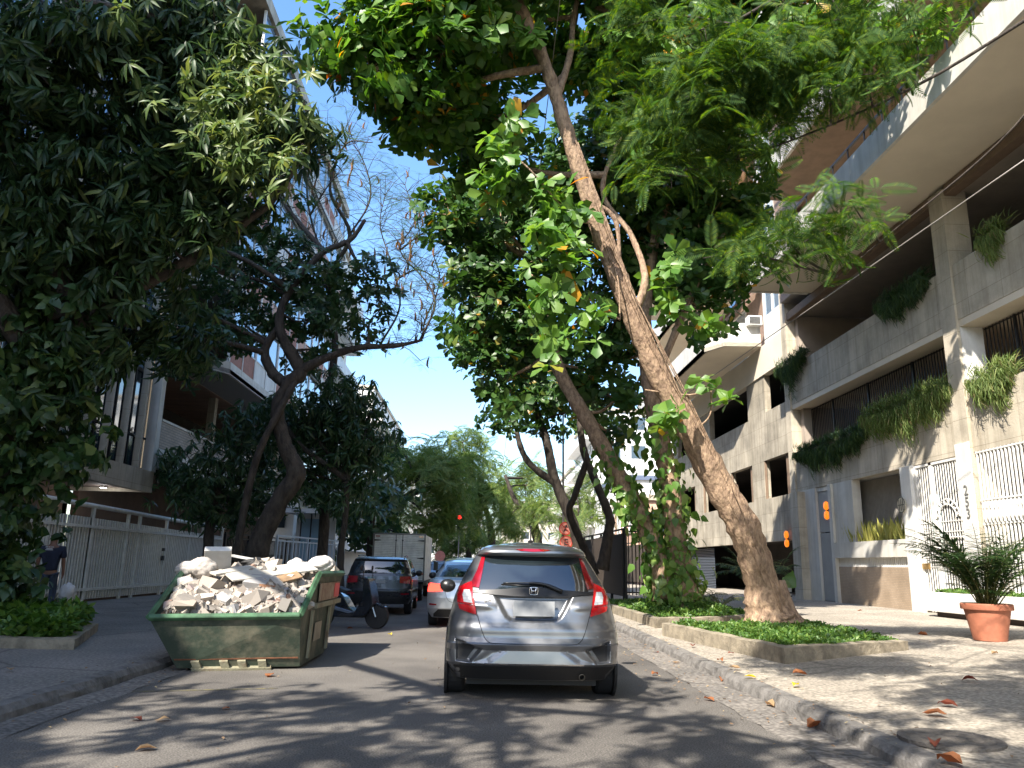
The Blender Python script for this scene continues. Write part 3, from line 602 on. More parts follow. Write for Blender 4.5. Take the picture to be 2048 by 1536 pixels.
for k in range(5):
    z = 10.42+k*3.05; xb = 9.35
    poly = [(X0-.07, 30.5), (xb+.55, 30.6), (xb, 31.6), (xb, A1), (X0-.07, A1)]
    part('balcony_floor', render_beige, R2, lambda b: b.prism(poly, z, z+.18))
    def par(b):
        for (p, q) in (((X0-.07, 30.5), (xb+.55, 30.6)), ((xb+.55, 30.6), (xb, 31.6)), ((xb, 31.6), (xb, A1))):
            d = nrm(V(q[0]-p[0], q[1]-p[1])); n = V(-d[1], d[0])*-.09
            b.prism([p, q, (q[0]+n[0], q[1]+n[1]), (p[0]+n[0], p[1]+n[1])], z-.0, z+1.02)
    part('balcony_parapet', offwhite, R2, par)
    part('rear_wall', brick if k == 0 else brown_tile, R2, lambda b: b.box(X0+.3, X0+.5, 30.9, A1, z+.18, z+3.05))
    part('panel', white_paint, R2, lambda b: b.box(X0-.02, X0+.2, A0, 30.2, z, z+1.15))
    wn = part('window', white_paint, R2, lambda b: (b.box(X0-.02, X0+.1, A0+.05, A0+.12, z+1.15, z+3.0), b.box(X0-.02, X0+.1, 30.1, 30.2, z+1.15, z+3.0), b.box(X0-.02, X0+.1, 29.2, 29.26, z+1.15, z+3.0)))
    part('pane', glass_sky, wn, lambda b: b.box(X0+.04, X0+.06, A0+.12, 30.1, z+1.15, z+3.0))
    for y in (33, 37.5, 42):
        w = part('window', white_paint, R2, lambda b: (b.box(X0+.24, X0+.3, y, y+.08, z+.18, z+2.5), b.box(X0+.24, X0+.3, y+2.5, y+2.58, z+.18, z+2.5), b.box(X0+.24, X0+.3, y, y+2.58, z+2.42, z+2.5)))
        part('pane', glass_sky, w, lambda b: b.box(X0+.26, X0+.28, y+.08, y+2.5, z+.18, z+2.42))
part('roof', concrete, R2, lambda b: b.box(10.8, 17, 28.36, A1, 25.7, 26))
part('end_wall', white_paint, R2, lambda b: b.box(X0+.5, 17, A1, A1+.2, .3, 25.7))
# air conditioner on the brick pillar, dark gate fence beyond
p = ay(1512, 642, 30.3); acx = empty('air_conditioner', (X0-.35, 30.42, p[2]-.2), label='white air conditioner on the first balcony of the second block', cat='air conditioner')
mb = MB(); mb.box(-.3, .3, -.2, .2, 0, .42); mb.build('case', white_paint, acx, bev=.02)
mb = MB(); [mb.box(-.25, .2, -.215, -.2, z, z+.015) for z in np.arange(.06, .38, .04)]; mb.build('vent', black_metal, acx)
# dark railing fence right
def railing(name, p0, p1, z, h, sp, m, label, bw=.02, post=2.2, panel=None, toprail=.05, rails=None, cat='fence', cap=None):
    p0 = V(*p0); p1 = V(*p1); Lh = np.linalg.norm(p1-p0); ang = math.atan2(p1[1]-p0[1], p1[0]-p0[0])
    r = empty(name, (p0[0], p0[1], z), ang, label=label, cat=cat)
    mb = MB(); [mb.box(x, x+bw, -bw/2, bw/2, .12, h-.15) for x in np.arange(sp, Lh, sp)]; mb.build('bars', m, r)
    mb = MB(); [mb.box(0, Lh, -.02, .02, q, q+toprail) for q in (rails or (.18, h-.22))]
    mb.box(0, Lh, -.03, .03, h-.04, h+.02); mb.build('rails', m, r)
    for x in np.linspace(0, Lh-.08, max(2, int(Lh/post)+1)): mb = MB(); mb.box(x, x+.08, -.045, .045, -.05, h-.041); mb.build('post', m, r)
    if panel: mb = MB(); mb.box(0, Lh, .05, .07, .15, h-.2); mb.build('panel', panel, r)
    return r
railing('metal_fence', (9.6, 44), (8.8, 62), .33, 2.5, .12, black_metal, 'dark panelled metal fence along the far right pavement before the salmon house', panel=mat('brown_panel', (.06, .045, .035), .7))
p = ay(1250, 1190, 27); q = ay(1328, 1190, 27.2); railing('metal_fence', (p[0], 27.1), (ay(1168, 1180, 36)[0], 36), .25, 2.4, .12, black_metal, 'dark metal fence with solid brown panels beside the bent slender trunk', panel=mat('brown_panel', (.06, .045, .035), .7))
railing('metal_gate', (p[0], 27), (q[0], 27.2), .3, 2.45, .13, black_metal, 'dark barred gate across the driveway beside the second block', bw=.03, cat='gate', post=1.4)
# ================================================================ LEFT BUILDINGS
XL = -10.7
LB = empty('apartment_building', (0, 0, 0), label='dark glazed building with vertical concrete fins raised over a recessed ground floor on the left', cat='building')
part('slab_band', concrete, LB, lambda b: b.box(XL-.25, XL, 3, 25.5, 3.38, 4.04))
part('slab_band', concrete, LB, lambda b: b.box(-18, XL-.25, 25.3, 25.5, 3.38, 4.04))
part('soffit', mat('brown_soffit', (.12, .09, .075), .8), LB, lambda b: b.box(-18, XL-.25, 8, 25.3, 3.5, 3.7))
part('corner_column', offwhite, LB, lambda b: b.box(XL-.3, XL+.03, 25.2, 25.52, 4.041, 23))
for yy in np.arange(8.1, 25, 1.08): part('fin', concrete, LB, lambda b: b.box(XL-.22, XL-.02, yy, yy+.09, 4.04, 23))
for k in range(6):
    z = 4.04+k*3.1
    part('glazing', glass_sky if k > 0 else glass_dk, LB, lambda b: b.box(XL-.36, XL-.33, 8, 25.2, z, z+3.08))
    part('mullions', black_metal, LB, lambda b: ([b.box(XL-.33, XL-.28, y, y+.05, z, z+3.08) for y in np.arange(8.3, 25, .54)], b.box(XL-.33, XL-.27, 8, 25.2, z-.02, z+.08), b.box(XL-.33, XL-.27, 8, 25.2, z+1.0, z+1.06)))
part('cladding', stone_cladding, LB, lambda b: (b.box(XL-.1, XL+.05, 12.4, 14.6, 7, 21), b.box(XL-.1, XL+.05, 3, 8, 4.04, 23)))  # second box: unseen nearer stretch, added to shade the left side
part('side_wall', concrete, LB, lambda b: b.box(-18, XL-.37, 25.28, 25.48, 4.04, 23))
part('roof', concrete, LB, lambda b: b.box(-18, XL, 3, 25.5, 23, 23.4))
shade_block = empty('house', (0, 0, 0), label='unseen plain block added to shade the near left pavement and mango tree', cat='house'); part('wall', concrete, shade_block, lambda b: b.box(-18, XL, -30, 2.9, 0, 12)); part('shade_infill', concrete, shade_block, lambda b: b.box(-18, XL-.3, 2.92, 9, 0, 3.36)); part('roof', concrete, shade_block, lambda b: b.box(-18.2, XL+.1, -30, 2.9, 12.01, 12.3))  # unseen block and infill, added to keep sun off the left side
part('ground_floor_wall', brown_wall, LB, lambda b: (b.box(-13.4, -13.2, 8, 25.3, .1, 3.5), b.box(-18, -13.2, 25.0, 25.25, .1, 3.5)))
part('garden_wall', brown_wall, LB, lambda b: b.box(-13.2, -13.0, 25.5, 46, .1, 4.6))
lamp_p = ax(206, 981, -11.9)
dl = part('downlight', white_paint, LB, lambda b: b.lathe([(.11, 0), (.11, .06)], (lamp_p[0], lamp_p[1], 3.438), 16))
part('lamp_glass', mat('lit_lamp', (1, .97, .9), .5, emit=14), dl, lambda b: b.lathe([(.085, -.012), (.085, -.002)], (lamp_p[0], lamp_p[1], 3.438), 16))
pl = bpy.data.lights.new('downlight_glow', 'POINT'); pl.energy = 5; pl.shadow_soft_size = .08; plo = bpy.data.objects.new('downlight_glow', pl); SC.collection.objects.link(plo); plo.location = (lamp_p[0], lamp_p[1], 3.2)
# second left building with balconies
L2B = empty('apartment_building', (0, 0, 0), label='tall brick and white apartment building with projecting balconies beyond the glazed one', cat='building')
part('wall', brick, L2B, lambda b: b.box(-18, XL-.02, 25.9, 46, 7.7, 22.6))
part('gallery_wall', brick_pale, L2B, lambda b: b.box(XL-.2, XL, 25.6, 46, 4.85, 5.75))
part('gallery_coping', offwhite, L2B, lambda b: b.box(XL-.24, XL+.03, 25.6, 46, 5.751, 5.83))
part('gallery_ledge', offwhite, L2B, lambda b: b.box(XL-.24, XL+.02, 25.6, 46, 4.2, 4.84))
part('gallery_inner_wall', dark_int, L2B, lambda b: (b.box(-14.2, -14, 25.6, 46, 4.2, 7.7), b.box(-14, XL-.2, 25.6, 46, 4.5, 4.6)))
for yy in (31, 36, 41): part('gallery_column', concrete_dk, L2B, lambda b: b.box(XL-.5, XL-.22, yy, yy+.3, 0.1, 7.7))
XB = -9.05
for k in range(5):
    z = 7.72+k*3.0
    poly = [(XL-.02, 26.0), (XB-.5, 26.0), (XB, 26.8), (XB, 45.8), (XL-.02, 45.8)]
    part('balcony_floor', mat('balcony_soffit', (.24, .23, .22), .85), L2B, lambda b: b.prism(poly[::-1], z, z+.16))
    def par(b):
        for (p, q) in (((XL, 26.0), (XB-.5, 26.0)), ((XB-.5, 26.0), (XB, 26.8)), ((XB, 26.8), (XB, 45.8))):
            d = nrm(V(q[0]-p[0], q[1]-p[1])); n = V(-d[1], d[0])*.1
            b.prism([p, q, (q[0]+n[0], q[1]+n[1]), (p[0]+n[0], p[1]+n[1])], z-.02, z+.42)
    part('balcony_parapet', offwhite, L2B, par)
    pc = white_paint if k % 2 == 0 else mat('salmon_panel', (.50, .30, .22), .7, var=.1)
    for i, y in enumerate(np.arange(26.9, 45, 3.1)):
        w = part('window', white_paint, L2B, lambda b: (b.box(XB-.2, XB-.1, y, y+.08, z+.42, z+2.98), b.box(XB-.2, XB-.1, y+1.5, y+1.56, z+.42, z+2.98), b.box(XB-.2, XB-.1, y+3.0, y+3.08, z+.42, z+2.98), b.box(XB-.19, XB-.11, y+.08, y+3.0, z+1.3, z+1.36)))
        part('pane', glass_sky, w, lambda b: b.box(XB-.16, XB-.14, y+.08, y+3.0, z+1.36, z+2.98))
        part('panel', pc if i % 2 else mat('brick_red_panel', (.34, .13, .08), .7, var=.2), w, lambda b: b.box(XB-.17, XB-.13, y+.08, y+3.0, z+.42, z+1.3))
part('roof', concrete, L2B, lambda b: (b.box(-18, XB, 25.9, 46, 22.72, 23.3), b.box(-16, -11.5, 29, 40, 23.3, 26)))
# far left white building, entrance kiosk
def simple_building(x0, x1, y0, y1, h, m, label, face, z0=3.2, st=3.0, wy=2.6, ww=1.5, gl=glass_dk, roofm=None, balc=False):
    r = empty('apartment_building' if h > 9 else 'house', (0, 0, 0), label=label, cat='building' if h > 9 else 'house')
    part('wall', m, r, lambda b: b.box(x0, x1, y0, y1, 0, h))
    part('roof', roofm or concrete, r, lambda b: b.box(x0-.2, x1+.2, y0-.2, y1+.2, h+.002, h+.35))
    xf = x1 if face > 0 else x0; s = 1 if face > 0 else -1
    z = z0
    while z+1.6 < h:
        for y in np.arange(y0+1, y1-ww-.4, wy):
            w = part('window', white_paint, r, lambda b: (b.box(*sorted((xf+s*.002, xf+s*.08)), y, y+ww, z-.08, z), b.box(*sorted((xf+s*.002, xf+s*.08)), y, y+ww, z+1.3, z+1.38), b.box(*sorted((xf+s*.002, xf+s*.08)), y, y+.07, z, z+1.3), b.box(*sorted((xf+s*.002, xf+s*.08)), y+ww-.07, y+ww, z, z+1.3)))
            part('pane', gl, w, lambda b: b.box(*sorted((xf+s*.003, xf+s*.03)), y+.07, y+ww-.07, z, z+1.3))
        for x in np.arange(x0+1, x1-ww-.4, wy):
            w = part('window', gl, r, lambda b: b.box(x, x+ww, y0-.04, y0-.002, z, z+1.3))
        if balc: part('balcony', white_paint, r, lambda b: b.box(*sorted((xf+s*.09, xf+s*1.2)), y0+.5, y1-.5, z-1.0, z-.2))
        z += st
    return r
white_r = mat('white_render', (.70, .69, .66), .8, var=.06, scale=1)
cream_r = mat('cream_render', (.55, .49, .40), .8, var=.08, scale=1)
pink_r = mat('salmon_render', (.60, .38, .28), .8, var=.15, scale=2)
simple_building(-22, -11.2, 47, 60, 24.5, white_r, 'white apartment block rising behind the bare branches on the left', 1, balc=True)
simple_building(-24, -12, 62, 84, 15, cream_r, 'cream block far down the left side of the street', 1, balc=True)
simple_building(-24, -13, 88, 120, 21, white_r, 'white block farthest down the left side of the street', 1, balc=True)
simple_building(9.9, 18, 50, 58, 5.6, pink_r, 'salmon painted low house beyond the dark fence', -1, z0=3.6, wy=2.2, ww=1.1)
simple_building(10.6, 20, 60, 72, 8.0, white_r, 'small white house with a blue grey roof on the right', -1, z0=2.6, roofm=mat('blue_grey_roof', (.10, .13, .20), .6))
simple_building(11.5, 22, 78, 96, 17, white_r, 'tall white block behind the forked trees on the right', -1, balc=True)
simple_building(12, 24, 100, 124, 14, cream_r, 'cream block farthest down the right side of the street', -1, balc=True)
simple_building(-14, 0, 150, 165, 17, white_r, 'pale block closing the street behind the feathery trees', 1)
simple_building(4, 18, 150, 165, 13, cream_r, 'cream block closing the street on its right side', -1)
# kiosk / truck seen behind the black railing
kk = empty('entrance_kiosk', (0, 0, 0), label='blue glazed entrance pavilion between the left trees', cat='kiosk')
a = ay(590, 1085, 36); b_ = ay(668, 1085, 36)
part('wall', white_paint, kk, lambda b: (b.box(a[0], b_[0], 36, 36.2, .1, 3.4), b.box(a[0]-.3, b_[0]+.2, 35, 38, 3.4, 3.6)))
part('glass', mat('sky_blue_glass', (.30, .45, .55), .15, coat=.4), kk, lambda b: b.box(a[0]+.25, a[0]+1.1, 35.95, 35.99, .2, 3.2))
part('frame', black_metal, kk, lambda b: [b.box(x, x+.05, 35.9, 35.945, .1, 3.4) for x in (a[0]+.2, a[0]+.65, a[0]+1.1)])
# ================================================================ FENCES ON THE LEFT
FR = empty('slatted_fence', (XL+.15, 26, .1), label='tall cream slatted metal fence with a round top rail in front of the glazed building', cat='fence')
ys = [15.0, 17.2, 19.4, 21.55, 23.7, 24.5, 26.6, 28.7, 30.6, 32.3]
def fp(name, m, fn, **k): mb = MB(); fn(mb); return mb.build(name, m, FR, **k)
H = lambda y: 2.52-.012*(y-26)
for i, y in enumerate(ys): fp('post', cream_metal, lambda b: b.box(-.04, .04, y-26, y-26+.11, -.0, H(y)-.05), bev=.006)
fp('slats', cream_metal, lambda b: [b.box(-.018, .018, y-26, y-26+.065, .12, H(y)-.32) for y in np.arange(15.1, 32.2, .15)])
fp('top_rail', cream_metal, lambda b: b.tube([(0, -11, H(15)), (0, 6.4, H(32.4))], .065, 12), smooth=True)
fp('rail', cream_metal, lambda b: (b.box(.02, .07, -11, 6.3, 1.98, 2.05), b.box(.02, .07, -11, 6.3, .34, .41)))
fp('lock', black_metal, lambda b: (b.box(.04, .1, 26.4-26, 26.52-26, 1.15, 1.3), b.box(.04, .1, 26.4-26, 26.52-26, 1.45, 1.55)))
part('low_wall', brown_wall, LB, lambda b: b.box(XL-.2, XL+.05, 8, 33, .08, .3))
railing('metal_fence', (-10.5, 32.6), (-9.6, 46), .14, 2.25, .16, black_metal, 'thin black railing behind the skip between the leaning trunks', bw=.03, post=2.4)
railing('metal_gate', (-7.6, 29.5), (-6.3, 36.5), .14, 2.1, .35, mat('white_blue_metal', (.55, .62, .68), .45), 'pale blue white metal gate between the skip and the parked dark car', bw=.04, cat='gate', post=1.2)
part('hedge_wall', concrete_dk, LB, lambda b: b.box(-10.9, -10.6, 33.5, 45, .1, 1.6))
# ================================================================ TREES
def S(px, py, Y, r): p = ay(px, py, Y); return (p[0], p[1], p[2], r)
# --- big leaning almond tree (right)
t1 = [S(1545, 1262, 15.3, .60), S(1535, 1225, 15.3, .46), S(1522, 1165, 15.25, .385), S(1490, 1060, 15.1, .36), S(1440, 975, 15.0, .335), S(1385, 870, 14.8, .30), S(1312, 740, 14.6, .265), S(1262, 620, 14.4, .235), S(1213, 500, 14.2, .215), S(1178, 395, 14.0, .205), S(1142, 290, 13.8, .175), S(1108, 180, 13.6, .15), S(1075, 90, 13.4, .145), S(1030, -10, 13.2, .135), S(985, -130, 13.0, .11), S(930, -260, 12.6, .08)]
br1 = [S(1262, 640, 14.4, .09), S(1290, 560, 14.6, .075), S(1262, 470, 14.9, .06), S(1205, 380, 15.2, .055), S(1250, 250, 15.5, .04)]
br2 = [S(1112, 200, 13.6, .08), S(1140, 110, 14.2, .07), S(1150, 20, 14.8, .06), S(1190, -120, 15, .05)]
br3 = [S(1180, 400, 14, .05), S(1230, 440, 14.1, .05), S(1240, 530, 14.2, .035)]
B1 = [pb(660, 90, 13.6, 48, 60, w=.9), pb(770, 50, 13.6, 85, 80), pb(740, 140, 13.4, 85, 70), pb(890, 90, 13.2, 120, 130), pb(860, 235, 14.2, 90, 70), pb(940, 250, 15.6, 110, 110), pb(1020, 60, 15.2, 110, 120),
      pb(1150, 60, 16, 100, 120), pb(1250, 160, 16, 110, 130), pb(1340, 80, 15.5, 140, 130), pb(1480, 60, 15.5, 130, 110, w=.8), pb(1600, 90, 15.0, 110, 90, w=.7), pb(1700, 60, 14.6, 110, 80, w=.6), pb(1030, 330, 16, 80, 90, w=.8),
      pb(930, -120, 12.5, 190, 130), pb(1200, -150, 13.5, 260, 150), pb(1550, -130, 14, 240, 140)]
t1 = [(a, b, c, d*(1 if i < 2 else .86)) for i, (a, b, c, d) in enumerate(t1)]
T1 = tree('almond_tree', t1[0][:3], 'big almond tree, thick brown trunk leaning left over the street from the nearer bed', None, [t1, br1, br2, br3], B1, 'almond', leaf_almond, nsub=22, nper=8, nl=9, L=.25, spread=.27)
# ridges and epicormic shoots on the leaning trunk (bright leaf bunches)
def bunch(pts, n, spread, L, m, parent, o, mt=T_ALMOND, nl=7, kind='almond', tw=True):
    C = []
    for q in pts:
        c = ay(*q[:3]); k = q[3] if len(q) > 3 else 1
        C.append(c+rs.normal(0, 1, (max(1, int(n*k)), 3))*spread*math.sqrt(k))
    C = np.concatenate(C); A = nrm(rs.normal(0, .5, C.shape)+V(-.35, -.6, .5))
    a = rosettes(C, A, nl, L, (-.1, .7), droop=.25, dn=.2); return leafmesh('shoots', a[0]-np.array(o), *a[1:], mt, m, parent)
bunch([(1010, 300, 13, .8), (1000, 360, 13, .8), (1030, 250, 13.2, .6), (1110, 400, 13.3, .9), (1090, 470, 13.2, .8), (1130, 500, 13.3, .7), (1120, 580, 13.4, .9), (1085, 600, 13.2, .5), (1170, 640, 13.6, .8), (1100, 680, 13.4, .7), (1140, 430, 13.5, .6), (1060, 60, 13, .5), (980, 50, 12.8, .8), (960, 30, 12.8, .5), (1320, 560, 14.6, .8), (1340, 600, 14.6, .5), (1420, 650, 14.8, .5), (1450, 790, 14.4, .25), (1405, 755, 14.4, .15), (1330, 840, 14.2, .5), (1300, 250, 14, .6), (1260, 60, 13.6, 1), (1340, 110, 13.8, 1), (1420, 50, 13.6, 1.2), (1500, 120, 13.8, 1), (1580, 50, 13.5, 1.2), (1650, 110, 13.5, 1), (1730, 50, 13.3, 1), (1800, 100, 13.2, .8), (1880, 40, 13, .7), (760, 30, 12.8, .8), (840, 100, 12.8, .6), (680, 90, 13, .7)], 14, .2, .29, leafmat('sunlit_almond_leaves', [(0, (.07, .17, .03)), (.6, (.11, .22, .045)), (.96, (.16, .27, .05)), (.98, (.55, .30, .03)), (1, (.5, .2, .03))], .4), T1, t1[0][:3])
mb = MB(); o = V(*t1[0][:3])
for q in ([(1290, 780, 14.6), (1380, 790, 14.45), (1425, 775, 14.4), (1465, 800, 14.4)], [(1390, 860, 14.7), (1420, 830, 14.5), (1422, 775, 14.4)], [(1240, 640, 14.4), (1180, 600, 13.9), (1120, 560, 13.5)], [(1190, 450, 14.1), (1140, 430, 13.6), (1060, 340, 13.1), (1010, 300, 13)], [(1215, 500, 14.2), (1236, 560, 14.0), (1240, 640, 13.9)]):
    mb.tube(catmull([ay(*k)-o for k in q], 6), .018, 5, False)
for k in range(26):   # aerial roots and vines clinging to the trunk
    i = rs.randint(1, 8); p = V(*t1[i][:3]); q = V(*t1[i+rs.randint(1, 4)][:3]); a = rs.uniform(-2.2, .4); f = V(math.cos(a)*.8, -abs(math.sin(a)), .1)
    mb.tube(catmull([p-o+f*(t1[i][3]*1.0), (p+q)/2-o+f*(t1[i][3]*.98)+rs.normal(0, .02, 3), q-o+f*(t1[i][3]*.86)], 8), rs.uniform(.008, .02), 5, False)
for sx in (-1, -.5, .1, .7, 1.1):   # buttress roots
    mb.tube(catmull([V(sx*.20, -.20+abs(sx)*.12, .95), V(sx*.34, -.34+abs(sx)*.16, .30), V(sx*.62, -.62+abs(sx)*.28, -.06)], 5), np.linspace(.05, .15, 11), 10, True, .1)
mb.build('roots_and_twigs', bark, T1, smooth=True, fix=False)
# --- ivy covered almond behind
t2 = [S(1372, 1222, 18.6, .40), S(1368, 1180, 18.6, .32), S(1352, 1080, 18.7, .26), S(1340, 980, 18.8, .24), S(1322, 880, 18.9, .22), S(1300, 780, 19.0, .2), S(1290, 640, 19.2, .17), S(1310, 480, 19.4, .13), S(1360, 330, 19.6, .1)]
t2b = [S(1330, 1200, 18.6, .30), S(1318, 1120, 18.7, .24), S(1278, 1030, 18.9, .23), S(1235, 950, 19.2, .22), S(1180, 850, 19.6, .20), S(1118, 740, 20, .17), S(1095, 640, 20.4, .13), S(1060, 520, 20.8, .1)]
t2c = [S(1300, 790, 19, .1), S(1370, 620, 18.6, .09), S(1430, 500, 18.4, .07)]
B2 = [pb(900, 430, 20.5, 55, 85), pb(1000, 420, 20.8, 110, 100), pb(950, 540, 20.8, 80, 70), pb(1010, 620, 21, 105, 90), pb(1110, 500, 21, 110, 130), pb(1090, 680, 20.8, 80, 80, w=.8), pb(1200, 330, 20, 120, 130), pb(1320, 330, 20, 130, 130), pb(1440, 330, 19.5, 90, 120), pb(1400, 520, 19, 85, 85, w=.8), pb(1480, 430, 18.8, 60, 80, w=.8), pb(1300, 500, 20, 110, 110), pb(1230, 640, 20.5, 75, 80, w=.7), pb(1000, 760, 21.2, 60, 70, w=.8), pb(940, 660, 21, 50, 60, w=.8), pb(1230, 800, 20.4, 60, 70, w=.6), pb(1400, 620, 18.6, 55, 50, w=.7), pb(1420, 440, 18.9, 70, 70), pb(1340, 430, 19.4, 80, 80, w=.9), pb(1480, 560, 18.3, 40, 50, w=.9), pb(1180, 740, 21, 60, 60, w=.8), pb(1240, 720, 20.6, 50, 60, w=.7), pb(1210, 860, 22, 45, 50, w=.6)]
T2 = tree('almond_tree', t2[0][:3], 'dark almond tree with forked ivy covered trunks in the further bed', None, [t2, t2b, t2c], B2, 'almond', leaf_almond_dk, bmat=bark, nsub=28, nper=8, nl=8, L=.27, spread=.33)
def ivy(stations, n, L, m, parent, o, i0=0, i1=1., spread=.10, T=T_HEART, nm='ivy'):
    C = catmull([s[:3] for s in stations], 10); R = catmull([(s[3], 0, 0) for s in stations], 10)[:, 0]
    a, b = int(i0*(len(C)-1)), int(i1*(len(C)-1)); k = rs.randint(a, b+1, n); th = rs.uniform(0, 6.28, n)
    d = np.column_stack([np.cos(th), np.sin(th), np.zeros(n)]); P = C[k]+d*(R[k][:, None]+np.abs(rs.normal(0, spread, n))[:, None])+rs.normal(0, .08, (n, 3))
    D = np.column_stack([d[:, 0]*.4, d[:, 1]*.4, -np.ones(n)*.8])+rs.normal(0, .35, (n, 3)); N = d+rs.normal(0, .3, (n, 3))
    return leafmesh(nm, P-np.array(o), D, N, L*rs.uniform(.6, 1.25, n), T, m, parent)
ivy(t2, 520, .19, leaf_pothos, T2, t2[0][:3], 0, .55, .08); ivy(t2b, 620, .21, leaf_pothos, T2, t2[0][:3], 0, .5, .13); ivy(t2, 750, .10, leaf_pothos, T2, t2[0][:3], 0, .25, .05); ivy(t2, 150, .27, leaf_pothos, T2, t2[0][:3], .15, .6, .3)
# --- forked street trees beyond, around the sign pole
t3 = [S(1165, 1150, 31, .24), S(1150, 1060, 31, .22), S(1110, 960, 31, .20), S(1092, 880, 31, .17), S(1060, 780, 31.4, .12), S(1040, 700, 31.6, .09)]
t3b = [S(1112, 968, 31, .15), S(1062, 930, 31.2, .13), S(1040, 890, 31.4, .11), S(1028, 830, 31.6, .08)]
B3 = [pb(1035, 800, 31.5, 50, 50), pb(1010, 720, 32, 60, 60), pb(960, 650, 32, 50, 45), pb(1080, 780, 31, 60, 60), pb(1095, 720, 32, 70, 70), pb(1000, 850, 32, 22, 30), pb(1150, 820, 31, 45, 50, w=.7), pb(1080, 850, 31, 35, 28, w=.6)]
tree('street_tree', t3[0][:3], 'dark forked street tree just behind the two round traffic signs', None, [t3, t3b], B3, 'almond', leaf_almond_dk, bmat=bark_dk, nsub=44, nper=8, nl=8, L=.28, spread=.33)
t4 = [S(1205, 1140, 27, .22), S(1218, 1060, 27, .17), S(1218, 1030, 27, .155), S(1190, 960, 27.2, .14), S(1165, 890, 27.4, .13), S(1158, 800, 27.6, .1)]
t4b = [S(1176, 915, 27.3, .12), S(1150, 990, 27.5, .12), S(1140, 1030, 27.7, .12), S(1175, 1110, 28, .15), S(1190, 1150, 28, .18)]
B4 = [pb(1160, 780, 27.5, 60, 60, w=.7), pb(1190, 830, 27.5, 45, 45, w=.5)]
tree('street_tree', t4[0][:3], 'slender street tree with a bent trunk between the signs and the dark fence', None, [t4, t4b], B4, 'almond', leaf_almond_dk, bmat=bark_dk, nsub=24, nper=7, nl=8, L=.26, spread=.3)
# --- feathery tree overhanging from the right, trunk outside the view
tf = [(7.6, 2.2, .2, .24), (7.5, 2.6, 3.5, .20), (7.2, 3.6, 6.6, .15), (6.6, 5.0, 8.4, .10), (5.0, 7.4, 8.9, .045), (3.2, 9.0, 8.6, .02)]
tf2 = [(7.2, 3.6, 6.6, .08), (6.4, 6.2, 7.4, .03), (5.2, 8.2, 7.2, .018), (3.6, 9.4, 6.9, .012), (2.0, 10.0, 6.7, .008)]
tf3 = [(6.6, 5.0, 8.4, .09), (5.2, 3.0, 8.0, .08), (3.2, .5, 7.6, .06), (.5, -1.5, 7.8, .04)]
tf4 = [(6.4, 6.2, 7.4, .018), (5.9, 7.6, 6.3, .012), (4.9, 8.6, 5.4, .008), (4.3, 8.8, 4.9, .005)]
Bf = [pb(1250, 210, 9.5, 70, 70, w=.8), pb(1370, 230, 9, 110, 90), pb(1450, 180, 9, 110, 90), pb(1260, 50, 9, 90, 60, w=.5), pb(1400, 60, 8.8, 140, 70, w=.4), pb(1570, 170, 8.8, 110, 90, w=.8), pb(1570, 60, 8.6, 120, 70, w=.4), pb(1700, 60, 8.4, 110, 80, w=.4), pb(1340, 350, 9.2, 80, 55, w=.6), pb(1650, 150, 8.6, 90, 60, w=.5), pb(1560, 460, 8.4, 70, 30, .35, w=1.2), pb(1640, 470, 8.4, 30, 40, .2, w=1.2), pb(1480, 500, 8.4, 50, 20, .3, w=1.4), pb(1700, 400, 8.3, 30, 30, .2, w=1.2), pb(1820, 40, 8.2, 90, 50, w=.4), pb(1710, 150, 8.3, 80, 60, w=.5), pb(1790, 120, 8.2, 50, 50, w=.4), pb(1480, 300, 9, 60, 50, w=.5)]
sh = [(V(1.6, 1.8, 7.0), V(1.3, 1.3, .5), 3.), (V(3.5, 3.4, 7.2), V(1.3, 1.2, .5), 3.), (V(.4, 4.0, 7.7), V(1.2, 1.0, .4), 2.2), (V(5.6, 4.4, 7.6), V(1.3, 1.2, .5), 2.6), (V(2.6, .2, 7.4), V(1.7, 1.8, .7), 4.2), (V(.4, -1.6, 7.7), V(1.5, 1.5, .7), 2.2), (V(4.5, 1.6, 6.8), V(1.6, 1.7, .8), 4.2), (V(1.2, -3.6, 7.6), V(1.6, 1.4, .8), 1.6), (V(3.6, -2.2, 7.0), V(1.4, 1.6, .8), 1.6)]  # unseen overhead fronds, added to dapple the right pavement
tree('feathery_tree', tf[0][:3], 'feathery leaved tree hanging its dark boughs into the view from the upper right', None, [tf, tf2, tf3, tf4], Bf+sh, 'frond', leaf_fine, bmat=bark_dk, nsub=22, nper=6, nl=4, L=.31, spread=.22, twig=.006)
